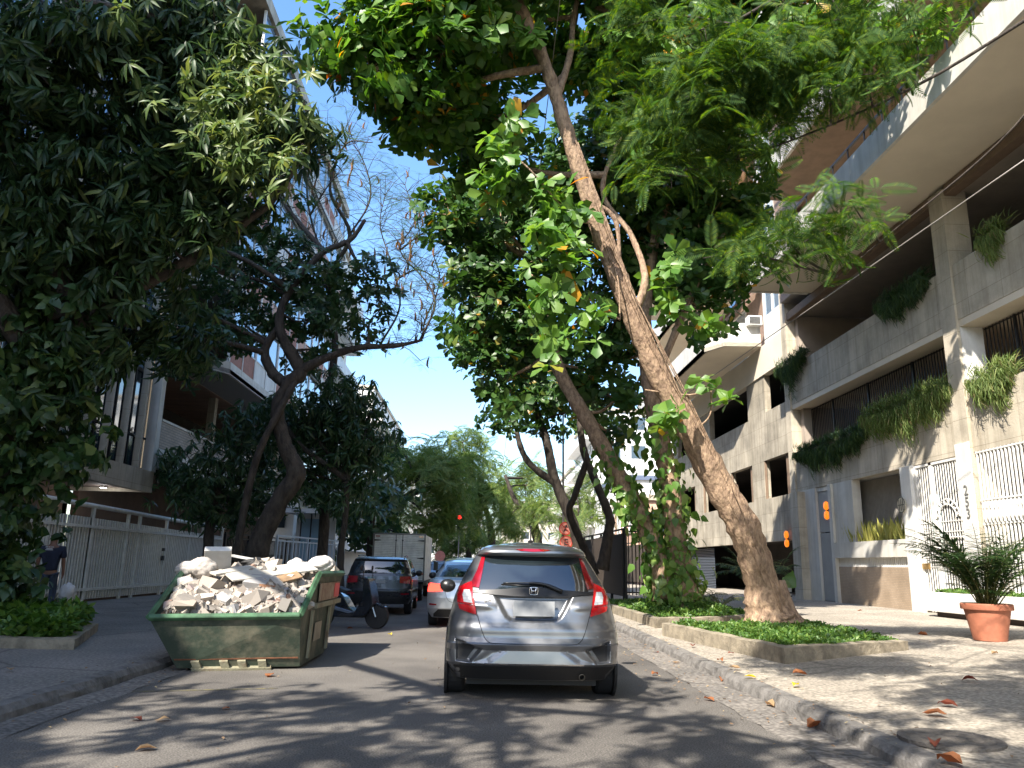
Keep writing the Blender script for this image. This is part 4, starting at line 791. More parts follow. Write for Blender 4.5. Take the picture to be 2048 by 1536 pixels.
# --- big mango tree on the left
tm = [(-7.75, 12.4, .1, .45), (-7.7, 12.4, 1.2, .36), (-7.5, 12.3, 3.2, .32), (-7.0, 12.3, 4.6, .22), (-6.0, 12.4, 5.6, .12), (-4.9, 12.6, 6.5, .09), (-3.9, 12.6, 7.4, .05)]
tm2 = [S(130, 640, 12.2, .24), S(90, 480, 12, .18), S(40, 350, 11.8, .15), S(0, 260, 11.6, .18), S(60, 120, 11.4, .14), S(150, 0, 11, .1)]
tm3 = [S(140, 620, 12.3, .2), S(220, 530, 12.6, .11), S(290, 470, 12.8, .09), S(360, 440, 12.8, .08), S(430, 350, 12.8, .05)]
tm4 = [(-7.2, 12.2, 4.4, .2), (-8.4, 10.4, 6.6, .16), (-8.2, 7.5, 7.6, .14), (-6.6, 4, 8.2, .11), (-4.5, 1, 8.0, .07)]
Bm = [pb(60, 130, 11, 150, 130), pb(200, 90, 11.5, 120, 100, w=.9), pb(330, 70, 12, 140, 110), pb(430, 60, 12, 90, 90), pb(505, 130, 12, 75, 75), pb(430, 180, 12, 120, 80), pb(560, 230, 12, 50, 70), pb(480, 270, 11.8, 95, 70), pb(530, 320, 11.8, 60, 45), pb(330, 230, 12.4, 110, 80), pb(180, 270, 12.4, 110, 70), pb(60, 300, 12, 90, 80, w=.8), pb(90, 430, 12.4, 110, 80, w=.8), pb(250, 370, 12.8, 110, 70, w=.9), pb(400, 380, 12.8, 110, 60, w=.9), pb(480, 400, 12.8, 70, 40, w=.9), pb(180, 520, 12.8, 130, 60, w=.6), pb(60, 560, 12.4, 100, 90, w=.8), pb(300, 560, 13, 110, 60, w=.55), pb(640, 270, 13, 40, 35, w=.5), pb(200, 440, 12, 120, 80), pb(380, 320, 12, 120, 70), pb(330, 470, 12.2, 90, 60, w=.9), pb(120, 350, 11.6, 100, 70), pb(420, 440, 12.4, 80, 40), pb(40, 470, 11.4, 80, 80), pb(250, 600, 12.4, 90, 60, w=.7), pb(150, 690, 12.2, 90, 60, w=.9), pb(250, 650, 13, 90, 60, w=.8), pb(340, 690, 14.5, 80, 55, w=.7), pb(120, 780, 12, 60, 60, w=.9)]
shm = [(V(-3.9, 1.6, 7.9), V(1.8, 2.0, 1.0), 1.1), (V(-6.8, .2, 7.6), V(2.2, 2.4, 1.2), 1.5), (V(-4.4, -2, 7.8), V(2.2, 2.2, 1.1), 1.2), (V(-2.2, -.8, 8.2), V(1.6, 1.8, .9), .8), (V(-8.2, -3, 7.5), V(2, 2.6, 1.4), 1.4)]  # unseen overhead mango clumps, added to dapple the near road
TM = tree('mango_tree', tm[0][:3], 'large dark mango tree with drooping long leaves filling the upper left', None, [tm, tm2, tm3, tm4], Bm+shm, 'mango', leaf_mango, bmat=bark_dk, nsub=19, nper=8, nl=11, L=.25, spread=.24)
ivy(tm, 3000, .15, leaf_ivy, TM, tm[0][:3], 0, .55, .2)
bunch([(470, 250, 11, 1.2), (540, 320, 11, 1.1), (500, 300, 10.9, 1.), (510, 170, 11.2, .9), (550, 160, 11.4, .9), (510, 110, 11.4, .8), (430, 160, 11, .8), (570, 220, 11.3, .6), (380, 190, 11, .6), (300, 190, 11, .5), (270, 20, 10.5, .6), (460, 330, 11, .6)], 13, .26, .24, leafmat('sunlit_mango_leaves', [(0, (.06, .11, .03)), (.6, (.11, .16, .05)), (.95, (.17, .21, .06)), (1, (.28, .30, .09))], .3, .45, .4), TM, tm[0][:3], T_MANGO, 10)  # sunlight on this clump put into lighter leaf colours
B5 = [pb(95, 770, 11.8, 70, 70), pb(70, 900, 11.8, 60, 70), pb(40, 760, 11.9, 120, 130), pb(90, 900, 12, 85, 110), pb(20, 1040, 11.9, 60, 110), pb(20, 1150, 12, 40, 90), pb(110, 640, 12.2, 110, 80, w=.8)]
_, C, A = blobs(B5, 16, 8, .2); a = rosettes(C, A, 6, .16, (-.3, .7), droop=.6); leafmesh('ivy', a[0]-V(*tm[0][:3]), *a[1:], T_HEART, leaf_ivy, TM)
# --- second left tree with crooked trunk
u1 = [S(500, 1165, 21, .34), S(520, 1085, 21, .28), S(560, 1000, 21, .25), S(592, 948, 21, .25), S(570, 890, 21, .2), S(555, 820, 21, .19), S(580, 765, 21, .19), S(600, 740, 21, .19), S(560, 660, 21, .13), S(575, 590, 21, .11), S(640, 510, 21, .09), S(700, 480, 21, .07), S(730, 440, 21, .05)]
u2 = [S(470, 1130, 20.4, .11), S(490, 1010, 20.5, .10), S(520, 900, 20.6, .10), S(570, 800, 20.8, .09), S(600, 745, 21, .09)]
u3 = [S(598, 742, 21, .16), S(655, 715, 20.8, .11), S(720, 695, 20.6, .085), S(790, 692, 20.4, .06), S(845, 680, 20.2, .035)]
u4 = [S(560, 650, 21, .10), S(530, 700, 21.2, .12), S(545, 745, 21.2, .15), S(575, 770, 21, .17)]
Bu = [pb(480, 470, 22, 75, 55, w=.8), pb(570, 410, 22.4, 55, 45, w=.5), pb(630, 700, 22, 60, 40, w=.6), pb(470, 560, 21.5, 70, 60, w=.9), pb(560, 560, 21.5, 80, 70), pb(660, 570, 21, 80, 60), pb(740, 560, 20.6, 55, 50), pb(620, 640, 21.4, 80, 50), pb(740, 640, 20.8, 50, 50, w=.9), pb(480, 640, 21.4, 60, 60, w=.8), pb(350, 600, 20, 70, 80, w=.7), pb(400, 480, 20, 80, 50, w=.5), pb(380, 680, 19, 80, 70, w=.8), pb(560, 490, 21, 80, 30, w=.6)]
tree('street_tree', u1[0][:3], 'crooked dark trunked tree rising behind the debris skip', None, [u1, u2, u3, u4], Bu, 'small', leaf_small, bmat=bark_dk, nsub=32, nper=8, nl=8, L=.2, spread=.3)
# low dark trees behind it
v1 = [S(415, 1150, 26, .2), S(420, 1050, 26, .15), S(440, 950, 26, .12)]
tree('garden_tree', v1[0][:3], 'low dark bushy tree in front of the garden wall behind the cream fence', None, [v1], [pb(440, 960, 26, 100, 70), pb(500, 880, 26.5, 90, 70), pb(370, 940, 26, 55, 60, w=.8), pb(540, 980, 27, 60, 60, w=.8), pb(440, 1020, 26.5, 90, 40, w=.6)], 'mango', leaf_small, bmat=bark_dk, nsub=34, nper=8, nl=9, L=.3, spread=.35)
w1 = [S(680, 1190, 24, .13), S(682, 1100, 24, .10), S(690, 1040, 24, .09), S(695, 960, 24, .08)]
tree('street_tree', w1[0][:3], 'thin dark trunked tree beside the parked dark car', None, [w1], [pb(660, 860, 25, 80, 75), pb(600, 840, 25, 70, 60), pb(705, 810, 24.8, 40, 60), pb(700, 900, 24.5, 50, 70), pb(630, 950, 25, 70, 55, w=.8), pb(690, 1000, 24, 55, 40, w=.5), pb(745, 900, 24.6, 35, 70), pb(680, 780, 25, 50, 40, w=.8), pb(740, 830, 24.8, 25, 50, w=.8), pb(560, 800, 26, 50, 40, w=.7)], 'mango', leaf_small, bmat=bark_dk, nsub=38, nper=9, nl=9, L=.28, spread=.38)
# --- bare flame tree with hanging pods
npod = 0; tw = MB(); o = ay(640, 1150, 26); root = empty('flame_tree', tuple((o[0], 26, .13)), label='almost bare flame tree with hanging seed pods against the sky', cat='tree'); o = V(o[0], 26, .13)
main = [S(640, 1170, 26, .2), S(650, 1000, 26, .17), S(640, 860, 26, .15), S(670, 700, 25.6, .12), S(660, 560, 25, .09), S(700, 470, 24.6, .07), S(660, 380, 24.4, .05), S(690, 290, 24.2, .03), S(745, 285, 24, .015)]
limb(tw, [tuple(V(*p[:3])-o)+(p[3],) for p in main], 0, 0, 8, 6, .1)
rng = random.Random(5); tips = []
for q in ([(670, 700), (760, 690), (840, 680), (850, 640), (880, 560), (860, 480), (880, 400)], [(840, 680), (870, 610), (850, 560), (800, 500), (830, 440), (810, 370)], [(700, 470), (740, 400), (730, 330), (690, 260)], [(660, 560), (620, 430), (615, 350), (640, 300), (700, 290)], [(760, 690), (800, 610), (780, 520), (760, 450), (770, 390)], [(800, 500), (840, 470), (880, 450)], [(620, 430), (650, 380), (680, 340)], [(790, 560), (840, 540), (900, 580)], [(690, 480), (650, 500), (600, 470)]):
    Y = rng.uniform(23.5, 25.5); C = catmull([ay(x, y, Y+rng.uniform(-.4, .4))-o for x, y in q], 5); tw.tube(C, np.linspace(.04, .012, len(C)), 5, False)
    for c in C[2::1]:
        for s in range(3):
            d = V(rng.uniform(-1, 1), rng.uniform(-.8, .8), rng.uniform(-.2, .9)); d = d/np.linalg.norm(d)*rng.uniform(.5, 1.3); e = c+d
            tw.tube([c, c+d*.5+V(0, 0, .08), e], [.012, .009, .006], 4, False); tips.append(e); tips.append(c+d*.6)
            for s2 in range(2):
                d2 = V(rng.uniform(-1, 1), rng.uniform(-.8, .8), rng.uniform(-.4, .6))*.45; tw.tube([e, e+d2], [.007, .004], 3, False); tips.append(e+d2)
tw.build('trunk', bark_dk, root, smooth=True, fix=False)
rng.shuffle(tips)
for e in tips:
    if rng.random() < .32 and npod < 100 and e[2] > 4:
        npod += 1; pods = MB(); ll = rng.uniform(.3, .55); k = rng.uniform(-.1, .1); pods.tube([e, e+V(k, 0, -ll*.4), e+V(k*1.2, 0, -ll*.75), e+V(0, 0, -ll)], [.008, .034, .034, .005], 4); pods.build('seed_pod', mat('seed_pods', (.20, .10, .055), .7, var=.5, scale=2), root, fix=False)
pass
Pt = np.array([e for e in tips if rng.random() < .5]); a = rosettes(Pt, np.tile([0, 0, 1.], (len(Pt), 1)), 2, .42, (-.2, .4), droop=.2)
leafmesh('crown', *a, tmpl_frond(12, .3, .016), leaf_fine, root)
# --- far feathery trees closing the street
def far(px, py, Y, label, Bs, stem, lm=leaf_far, L=.8, ns=16, kind='frond', sp=.55, bm=bark_dk): 
    tree('feathery_tree', stem[0][:3], label, 'feathery trees down the street', [stem], Bs, kind, lm, bmat=bm, nsub=ns, nper=7, nl=5, L=L, spread=sp, twig=.02)
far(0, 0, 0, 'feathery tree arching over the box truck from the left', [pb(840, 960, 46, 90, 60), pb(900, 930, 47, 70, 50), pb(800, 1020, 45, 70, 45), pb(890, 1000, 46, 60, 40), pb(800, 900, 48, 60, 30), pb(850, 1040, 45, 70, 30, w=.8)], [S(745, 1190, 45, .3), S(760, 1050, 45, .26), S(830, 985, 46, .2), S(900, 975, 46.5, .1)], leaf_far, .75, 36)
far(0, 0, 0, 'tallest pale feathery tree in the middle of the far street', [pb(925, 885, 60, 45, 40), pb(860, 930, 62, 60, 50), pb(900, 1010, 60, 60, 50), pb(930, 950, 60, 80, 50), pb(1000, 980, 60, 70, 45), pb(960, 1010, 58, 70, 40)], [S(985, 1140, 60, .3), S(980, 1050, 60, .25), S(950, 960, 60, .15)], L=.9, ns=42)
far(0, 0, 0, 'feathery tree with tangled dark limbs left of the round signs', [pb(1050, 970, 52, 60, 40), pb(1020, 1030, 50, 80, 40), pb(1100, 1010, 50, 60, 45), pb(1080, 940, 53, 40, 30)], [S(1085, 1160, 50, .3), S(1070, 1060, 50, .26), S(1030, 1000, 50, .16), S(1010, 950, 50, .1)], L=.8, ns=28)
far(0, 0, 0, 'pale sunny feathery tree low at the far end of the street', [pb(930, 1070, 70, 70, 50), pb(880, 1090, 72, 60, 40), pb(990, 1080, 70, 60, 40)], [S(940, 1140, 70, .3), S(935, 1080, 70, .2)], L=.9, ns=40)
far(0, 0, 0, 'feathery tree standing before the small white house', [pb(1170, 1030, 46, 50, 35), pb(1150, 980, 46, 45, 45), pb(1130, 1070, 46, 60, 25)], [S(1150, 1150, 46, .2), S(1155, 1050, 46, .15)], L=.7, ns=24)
far(0, 0, 0, 'dark tree shading the pavement beyond the box truck', [pb(760, 960, 38, 50, 60), pb(740, 1050, 38, 60, 40), pb(720, 990, 36, 50, 50)], [S(735, 1170, 38, .25), S(745, 1060, 38, .2)], leaf_small, .4, 34, 'small', .5)
far(0, 0, 0, 'shaded tree filling the gap behind the far left railing', [pb(610, 1010, 50, 40, 30), pb(690, 1060, 50, 40, 40), pb(560, 1040, 50, 50, 40)], [S(640, 1150, 50, .25), S(630, 1050, 50, .2)], leaf_small, .5, 40, 'small', .5)
# ================================================================ VEHICLES
def sdpoly(px, pz, poly):
    poly = np.array(poly); d = np.full(px.shape, 1e9); ins = np.zeros(px.shape, bool)
    for i in range(len(poly)):
        a, b = poly[i-1], poly[i]; e = b-a; wx, wz = px-a[0], pz-a[1]; t = np.clip((wx*e[0]+wz*e[1])/(e@e), 0, 1)
        d = np.minimum(d, np.hypot(wx-t*e[0], wz-t*e[1]))
        c = ((a[1] > pz) != (b[1] > pz)) & (px < (b[0]-a[0])*(pz-a[1])/((b[1]-a[1]) if b[1] != a[1] else 1e-9)+a[0]); ins ^= c
    return np.where(ins, -d, d)
class Body:
    """levels: rows (z, half width, rear y, front y)"""
    def __init__(s, lv, c=.38, n=3.0, disp=None, cf=.55):
        s.lv = np.array(lv); s.c = c; s.n = n; s.disp = disp; s.cf = cf
    def at(s, z): return [np.interp(z, s.lv[:, 0], s.lv[:, i]) for i in (1, 2, 3)]
    def rear(s, x, z, off=0.):
        w, r, f = s.at(z); t = np.minimum(np.abs(x)/w, .9995)
        y = r+s.c*(1-(1-t**s.n)**(1/s.n))
        if s.disp is not None: y = y+s.disp(np.asarray(x, float), np.asarray(z, float))
        return y-off
    def mesh(s, name, m, parent, nz=90, na=110, top=True):
        zs = np.interp(np.linspace(0, 1, nz), np.linspace(0, 1, len(s.lv)), s.lv[:, 0]); zs = np.unique(np.round(np.concatenate([zs, s.lv[:, 0], np.linspace(s.lv[0, 0], s.lv[-1, 0], nz)]), 4))
        mb = MB(); rows = []
        th = np.linspace(0, math.pi/2, na//2)
        for z in zs:
            w, r, f = s.at(z); u = np.sin(th)**(1.35); x = w*u
            x[-1] = w
            yr = s.rear(x, np.full_like(x, z))
            # blend the last step
            half = [(x[i], yr[i]) for i in range(len(x)-1)]
            y0 = r+s.c; L = f-s.cf*1.0-y0
            side = [(w*(1-.0*t), y0+L*t) for t in np.linspace(.0, 1, 14)]
            tf = np.linspace(0, math.pi/2, 12)[1:]
            front = [(w*math.cos(t)**.7 if t < 1.57 else 0, f-s.cf+s.cf*math.sin(t)**.7) for t in tf]
            prof = half+side+front
            full = prof+[(-p[0], p[1]) for p in prof[-2:0:-1]]
            rows.append([(p[0], p[1], z) for p in full])
        n = len(rows[0])
        for r in rows: mb.v += r
        for i in range(len(rows)-1):
            for k in range(n): mb.f.append((i*n+k, i*n+(k+1) % n, (i+1)*n+(k+1) % n, (i+1)*n+k)); mb.mi.append(0)
        # roof cap: rings shrinking to the middle with a slight crown
        last = np.array(rows[-1]); cen = last.mean(0); base = (len(rows)-1)*n
        for q, sc in enumerate((.8, .5, .2)):
            ring = cen+(last-cen)*sc; ring[:, 2] = last[0, 2]+.03*(1-sc*sc); b2 = len(mb.v); mb.v += [tuple(p) for p in ring]
            for k in range(n): mb.f.append((base+k, base+(k+1) % n, b2+(k+1) % n, b2+k)); mb.mi.append(0)
            base = b2
        mb.f.append(tuple(base+k for k in range(n))); mb.mi.append(0)
        return mb.build(name, m, parent, smooth=True)
def patch(name, poly, fn, m, parent, step=.05, thick=.02, off=.006, smooth=True, mirror=False):
    """flat polygon cut on a grid, laid on a surface fn(u,v,off)->xyz, with edges going into it"""
    bm = bmesh.new(); poly = [(-p[0], p[1]) for p in poly][::-1] if mirror else poly
    bm.faces.new([bm.verts.new((p[0], p[1], 0)) for p in poly]); us = [p[0] for p in poly]; vs = [p[1] for p in poly]
    for a, lo, hi in ((0, min(us), max(us)), (1, min(vs), max(vs))):
        k = lo+step
        while k < hi-1e-4:
            co = (k, 0, 0) if a == 0 else (0, k, 0); no = (1, 0, 0) if a == 0 else (0, 1, 0)
            bmesh.ops.bisect_plane(bm, geom=bm.verts[:]+bm.edges[:]+bm.faces[:], plane_co=co, plane_no=no); k += step
    be = [e for e in bm.edges if len(e.link_faces) == 1]; mp = {}
    for v in set(v for e in be for v in e.verts): mp[v] = bm.verts.new(fn(v.co.x, v.co.y, off-thick))
    fl = [v for v in bm.verts if v not in mp.values()]
    old = [v for v in bm.verts]
    newset = set(mp.values())
    for e in be: a, b = e.verts; bm.faces.new((a, b, mp[b], mp[a]))
    for v in old:
        if v not in newset: v.co = Vector(fn(v.co.x, v.co.y, off))
    bmesh.ops.recalc_face_normals(bm, faces=bm.faces)
    me = bpy.data.meshes.new(name); bm.to_mesh(me); bm.free(); o = link(name, me, m, parent)
    if smooth: me.polygons.foreach_set('use_smooth', [True]*len(me.polygons)); 
    try: me.set_sharp_from_angle(angle=.7)
    except Exception: pass
    return o
def wheel(parent, x, y, r=.30, w=.2, out=1):
    mb = MB(); mb.lathe([(r*.6, -w/2), (r*.93, -w/2), (r, -w/2+.03), (r, w/2-.03), (r*.93, w/2), (r*.6, w/2)], (0, 0, 0), 32, 'x')
    t = mb.build('wheel', rubber, parent, smooth=False); t.location = (x, y, r)
    mb = MB(); mb.lathe([(r*.62, out*(w/2-.03)), (r*.62, out*(w/2+.002)), (r*.52, out*(w/2-.01)), (r*.5, out*(w/2-.05)), (.03, out*(w/2-.05))], (0, 0, 0), 28, 'x')
    for k in range(5):
        a = k*2*math.pi/5
        for da in (-.12, .12): mb.tube([(out*(w/2-.01), .04*math.cos(a), .04*math.sin(a)), (out*(w/2-.004), r*.56*math.cos(a+da), r*.56*math.sin(a+da))], .016, 4)
    mb.build('rim', alloy, t)
def carpaint(name, col, rough=.32, metal=.75):
    m, t, b = newmat(name); n = t.nodes; L = t.links
    b.inputs['Base Color'].default_value = (*col, 1); b.inputs['Metallic'].default_value = metal; b.inputs['Roughness'].default_value = rough
    b.inputs['Coat Weight'].default_value = 1; b.inputs['Coat Roughness'].default_value = .04
    tc = n.new('ShaderNodeTexCoord'); ns = n.new('ShaderNodeTexNoise'); ns.inputs['Scale'].default_value = 900; L.new(tc.outputs['Object'], ns.inputs[0])
    n2 = n.new('ShaderNodeTexNoise'); n2.inputs['Scale'].default_value = 3.5; n2.inputs['Detail'].default_value = 7; L.new(tc.outputs['Object'], n2.inputs[0])
    mr = n.new('ShaderNodeMapRange'); mr.inputs['To Min'].default_value = rough-.05; mr.inputs['To Max'].default_value = rough+.12; L.new(n2.outputs['Fac'], mr.inputs[0]); L.new(mr.outputs[0], b.inputs['Roughness'])
    bp = n.new('ShaderNodeBump'); bp.inputs['Strength'].default_value = .05; bp.inputs['Distance'].default_value = .001; L.new(ns.outputs['Fac'], bp.inputs['Height']); L.new(bp.outputs[0], b.inputs['Normal'])
    return m
paint_grey = carpaint('grey_car_paint', (.20, .205, .215)); paint_silver = carpaint('silver_car_paint', (.55, .57, .60), .28, .65); paint_dark = carpaint('dark_car_paint', (.035, .037, .042), .25, .6)
paint_blue = carpaint('pale_blue_car_paint', (.32, .42, .52), .3, .5); paint_yellow = carpaint('taxi_yellow_paint', (.62, .50, .03), .3, .1)
lens_red = mat('red_lens', (.50, .006, .010), .12, coat=1, spec=.8)
lens_red_dk = mat('deep_red_lens', (.25, .004, .012), .1, coat=1, spec=.8)
lens_lit = mat('lit_brake_lens', (1, .05, .03), .3, emit=2.2)
lens_clear = tilemat('clear_lens', (.72, .72, .74), (.66, .67, .68), .045, .035, .003, plane='xz', mc=(.5, .5, .52), rough=.12)
car_glass = mat('car_glass', (.012, .018, .022), .03, spec=1.0, coat=1.0)
plate_m = mat('plate', (.26, .27, .28), .45, var=.12, scale=6)
# ---- grey hatchback (hero)
HB = empty('hatchback', (.565, 8.2, 0), label='grey metallic hatchback seen from behind in the middle of the road, nearest car', cat='car')
PL = [(-.416, 1.04), (-.325, .875), (-.285, .815), (-.235, .785), (0, .772), (.235, .785), (.285, .815), (.325, .875), (.416, 1.04)]
RC = [(-.80, .60), (-.52, .515), (-.64, .375), (-.79, .39)]; RC2 = [(-x, z) for x, z in RC]
RI = [(-.43, .51), (-.30, .50), (-.47, .385), (-.60, .385)]; RI2 = [(-x, z) for x, z in RI]
def sm(d, w): return np.clip(.5-d/w, 0, 1)**2*(3-2*np.clip(.5-d/w, 0, 1))
def hdisp(x, z):
    d = .040*sm(sdpoly(x, z, PL)+.012, .05)+.055*sm(sdpoly(x, z, RC)+.01, .035)+.055*sm(sdpoly(x, z, RC2)+.01, .035)+.014*sm(sdpoly(x, z, RI), .08)+.014*sm(sdpoly(x, z, RI2), .08)
    d = d-.022*np.exp(-((z-(.905+.05*np.abs(x)))/.035)**2)*np.clip((np.abs(x)-.38)/.1, 0, 1)      # shoulder crease by the lamps
    d = d-.012*np.exp(-((z-.70)/.05)**2)
    return d
HL = [(.20, .80, .16, 3.75), (.30, .86, .07, 3.9), (.352, .885, .030, 3.95), (.372, .895, .0, 3.97), (.395, .897, .002, 3.98), (.50, .905, .012, 3.98), (.556, .907, -.004, 3.98), (.572, .907, .028, 3.97), (.62, .907, .050, 3.95), (.70, .90, .068, 3.9), (.80, .885, .088, 3.8), (.90, .862, .112, 3.6), (.97, .845, .135, 3.35), (1.03, .828, .155, 3.0), (1.10, .80, .19, 2.85), (1.20, .755, .255, 2.68), (1.30, .703, .325, 2.52), (1.40, .648, .40, 2.36), (1.445, .618, .432, 2.27), (1.455, .612, .345, 2.25), (1.475, .60, .315, 2.2), (1.50, .583, .318, 2.12), (1.53, .55, .36, 2.02), (1.555, .50, .47, 1.88), (1.57, .42, .66, 1.75)]
hb = Body(HL, .34, 3.2, hdisp)
hb.mesh('body', paint_grey, HB, nz=210, na=300)
sf = lambda x, z, off: (x, float(hb.rear(x, z, off)), z)
wr = Body(HL, .34, 3.2, None); sfn = lambda x, z, off: (x, float(wr.rear(x, z, off)), z)
patch('rear_window', [(-.585, 1.085), (-.3, 1.062), (0, 1.055), (.3, 1.062), (.585, 1.085), (.53, 1.40), (.515, 1.437), (.3, 1.442), (-.3, 1.442), (-.515, 1.437), (-.53, 1.40)], sfn, car_glass, HB, .06, .02, .008)
patch('black_garnish', [(-.64, 1.06), (-.42, 1.042), (-.20, 1.03), (0, 1.026), (.20, 1.03), (.42, 1.042), (.64, 1.06), (.64, 1.09), (.585, 1.083), (.3, 1.10), (.13, 1.12), (-.13, 1.12), (-.3, 1.10), (-.585, 1.083), (-.64, 1.09)], sfn, black_plastic, HB, .05, .02, .014)
for mi in (False, True):
    lp = patch('tail_lamp', [(-.655, 1.175), (-.79, 1.115), (-.805, 1.04), (-.800, .96), (-.775, .893), (-.70, .866), (-.592, .838), (-.612, .93), (-.640, 1.067)], sfn, lens_red, HB, .03, .04, .022, mirror=mi)
    patch('clear_lens', [(-.735, 1.086), (-.672, 1.085), (-.638, .952), (-.73, .962), (-.748, 1.03)], sfn, lens_clear, lp, .03, .01, .026, mirror=mi)
    patch('lamp_line', [(-.795, .955), (-.64, .925), (-.636, .935), (-.80, .965)], sfn, lens_red_dk, lp, .03, .01, .025, mirror=mi)
    patch('pillar_lamp', [(-.555, 1.432), (-.518, 1.432), (-.545, 1.26), (-.575, 1.108), (-.65, 1.12), (-.652, 1.18), (-.60, 1.29)], sfn, lens_red_dk, HB, .03, .02, .016, mirror=mi)
    patch('bumper_insert', [(-.775, .575), (-.60, .520), (-.685, .40), (-.77, .405)], sf, satin_black, HB, .03, .004, .003, mirror=mi)
def seam(pts, m, r=.0035, fn=sf, off=.001, parent=HB, name='panel_seam', k=5):
    mb = MB(); C = catmull([(p[0], p[1], 0) for p in pts], k); mb.tube([fn(p[0], p[1], off) for p in C], r, 5); return mb.build(name, m, parent, smooth=True)
seamm = mat('seam_black', (.006, .006, .006), .8)
tg = [(-.637, 1.06), (-.612, .93), (-.585, .838), (-.545, .72), (-.507, .625), (-.488, .60), (-.455, .575), (-.40, .566), (-.2, .562), (0, .561)]
seam(tg+[(-x, z) for x, z in tg[-2::-1]], seamm)
patch('bumper_strip', [(-.52, .362), (.52, .362), (.50, .377), (-.50, .377)], sf, chrome, HB, .06, .01, .006)
patch('number_plate', [(-.215, .835), (.215, .835), (.215, .985), (-.215, .985)], lambda x, z, o: (x, .075-o+.1*(z-.8), z), plate_m, HB, .2, .03, .02, smooth=False)
patch('high_brake_lamp', [(-.19, 1.512), (-.13, 1.497), (0, 1.490), (.13, 1.497), (.19, 1.512), (.1, 1.522), (-.1, 1.522)], sfn, lens_red_dk, HB, .04, .02, .012)
patch('lower_valance', [(-.80, .205), (.80, .205), (.86, .345), (-.86, .345)], sfn, satin_black, HB, .06, .01, .006)
# badge: frame and the letter inside it
bd = MB(); s = .048
fr = catmull([(-s*.86, 0, s*.72), (-s*.93, 0, 0), (-s*.78, 0, -s*.66), (-s*.4, 0, -s*.75), (s*.4, 0, -s*.75), (s*.78, 0, -s*.66), (s*.93, 0, 0), (s*.86, 0, s*.72), (s*.4, 0, s*.8), (-s*.4, 0, s*.8), (-s*.86, 0, s*.72)], 4)
bd.tube(fr, .005, 6, False); bd.tube([(-s*.62, 0, s*.72), (-s*.36, 0, 0), (-s*.5, 0, -s*.68)], .008, 6); bd.tube([(s*.62, 0, s*.72), (s*.36, 0, 0), (s*.5, 0, -s*.68)], .008, 6); bd.tube([(-s*.36, 0, s*.02), (s*.36, 0, s*.02)], .008, 6)
b = bd.build('badge', chrome, HB, smooth=True); b.location = (0, wr.rear(0, 1.085)-.028, 1.083)
R_R = Matrix(((1, 0, 0), (0, 0, -1), (0, 1, 0)))
text('FIT', (-.475, float(wr.rear(-.475, .965))-.006, .968), .066, chrome, HB, Matrix.Rotation(.14, 4, 'Z') @ R_R.to_4x4(), 'lettering', .003)
mb = MB(); mb.tube(catmull([sfn(.30, 1.085, .03), sfn(.12, 1.15, .03), sfn(-.05, 1.165, .03), sfn(-.32, 1.158, .025)], 5), [.022]*5+[.017]*5+[.008]*6, 6); mb.tube([sfn(.10, 1.13, .03), sfn(-.34, 1.145, .015)], .007, 4); mb.build('wiper', black_plastic, HB, smooth=True)
mb = MB(); mb.lathe([(.03, 0), (.032, .02), (.008, .03), (.006, .19), (.002, .20)], (0, .80, 1.60), 8); mb.build('antenna', black_plastic, HB)
mb = MB(); mb.lathe([(.03, .02), (.033, .0), (.027, -.01), (.026, .1)], (.50, .08, .245), 18, 'y', cap=False); mb.build('exhaust_pipe', mat('exhaust_steel', (.3, .29, .27), .35, metal=.9), HB)
for x in (-.345, .345, -.66, .66): mb = MB(); mb.lathe([(.012, -.004), (.012, .004)], (0, 0, 0), 12, 'y'); o = mb.build('parking_sensor', paint_grey, HB); z_ = .49 if abs(x) < .5 else .64; o.location = (x, float(hb.rear(x, z_))-.004, z_)
for sx in (-1, 1):
    mb = MB(); mb.lathe([(.001, -.085), (.055, -.075), (.085, -.03), (.09, .03), (.06, .07), (.001, .08)], (0, 0, 0), 16, 'y'); o = mb.build('side_mirror', black_plastic, HB, smooth=True); o.location = (sx*1.0, 2.55, 1.06); o.scale = (1.2, 1, 1)
    pa = MB(); pa.add([(sx*.804, .78, 1.08), (sx*.804, 2.35, 1.06), (sx*.70, 2.05, 1.32), (sx*.625, 1.85, 1.44), (sx*.625, .85, 1.44)], [(0, 1, 2, 3, 4)])
    o = pa.build('side_window', car_glass, HB)
    pa = MB(); pa.lathe([(.36, sx*.885), (.36, sx*.915), (.31, sx*.918)], (0, .72, .33), 24, 'x'); pa.build('wheel_arch', satin_black, HB); pa = MB(); pa.lathe([(.36, sx*.885), (.36, sx*.915)], (0, 3.25, .33), 24, 'x'); pa.build('wheel_arch', satin_black, HB)
    wheel(HB, sx*.80, .72, .31, .20, sx); wheel(HB, sx*.80, 3.25, .31, .2, sx)
mb = MB(); mb.box(-.68, .68, .35, 3.7, .13, .22); mb.build('underbody', satin_black, HB)
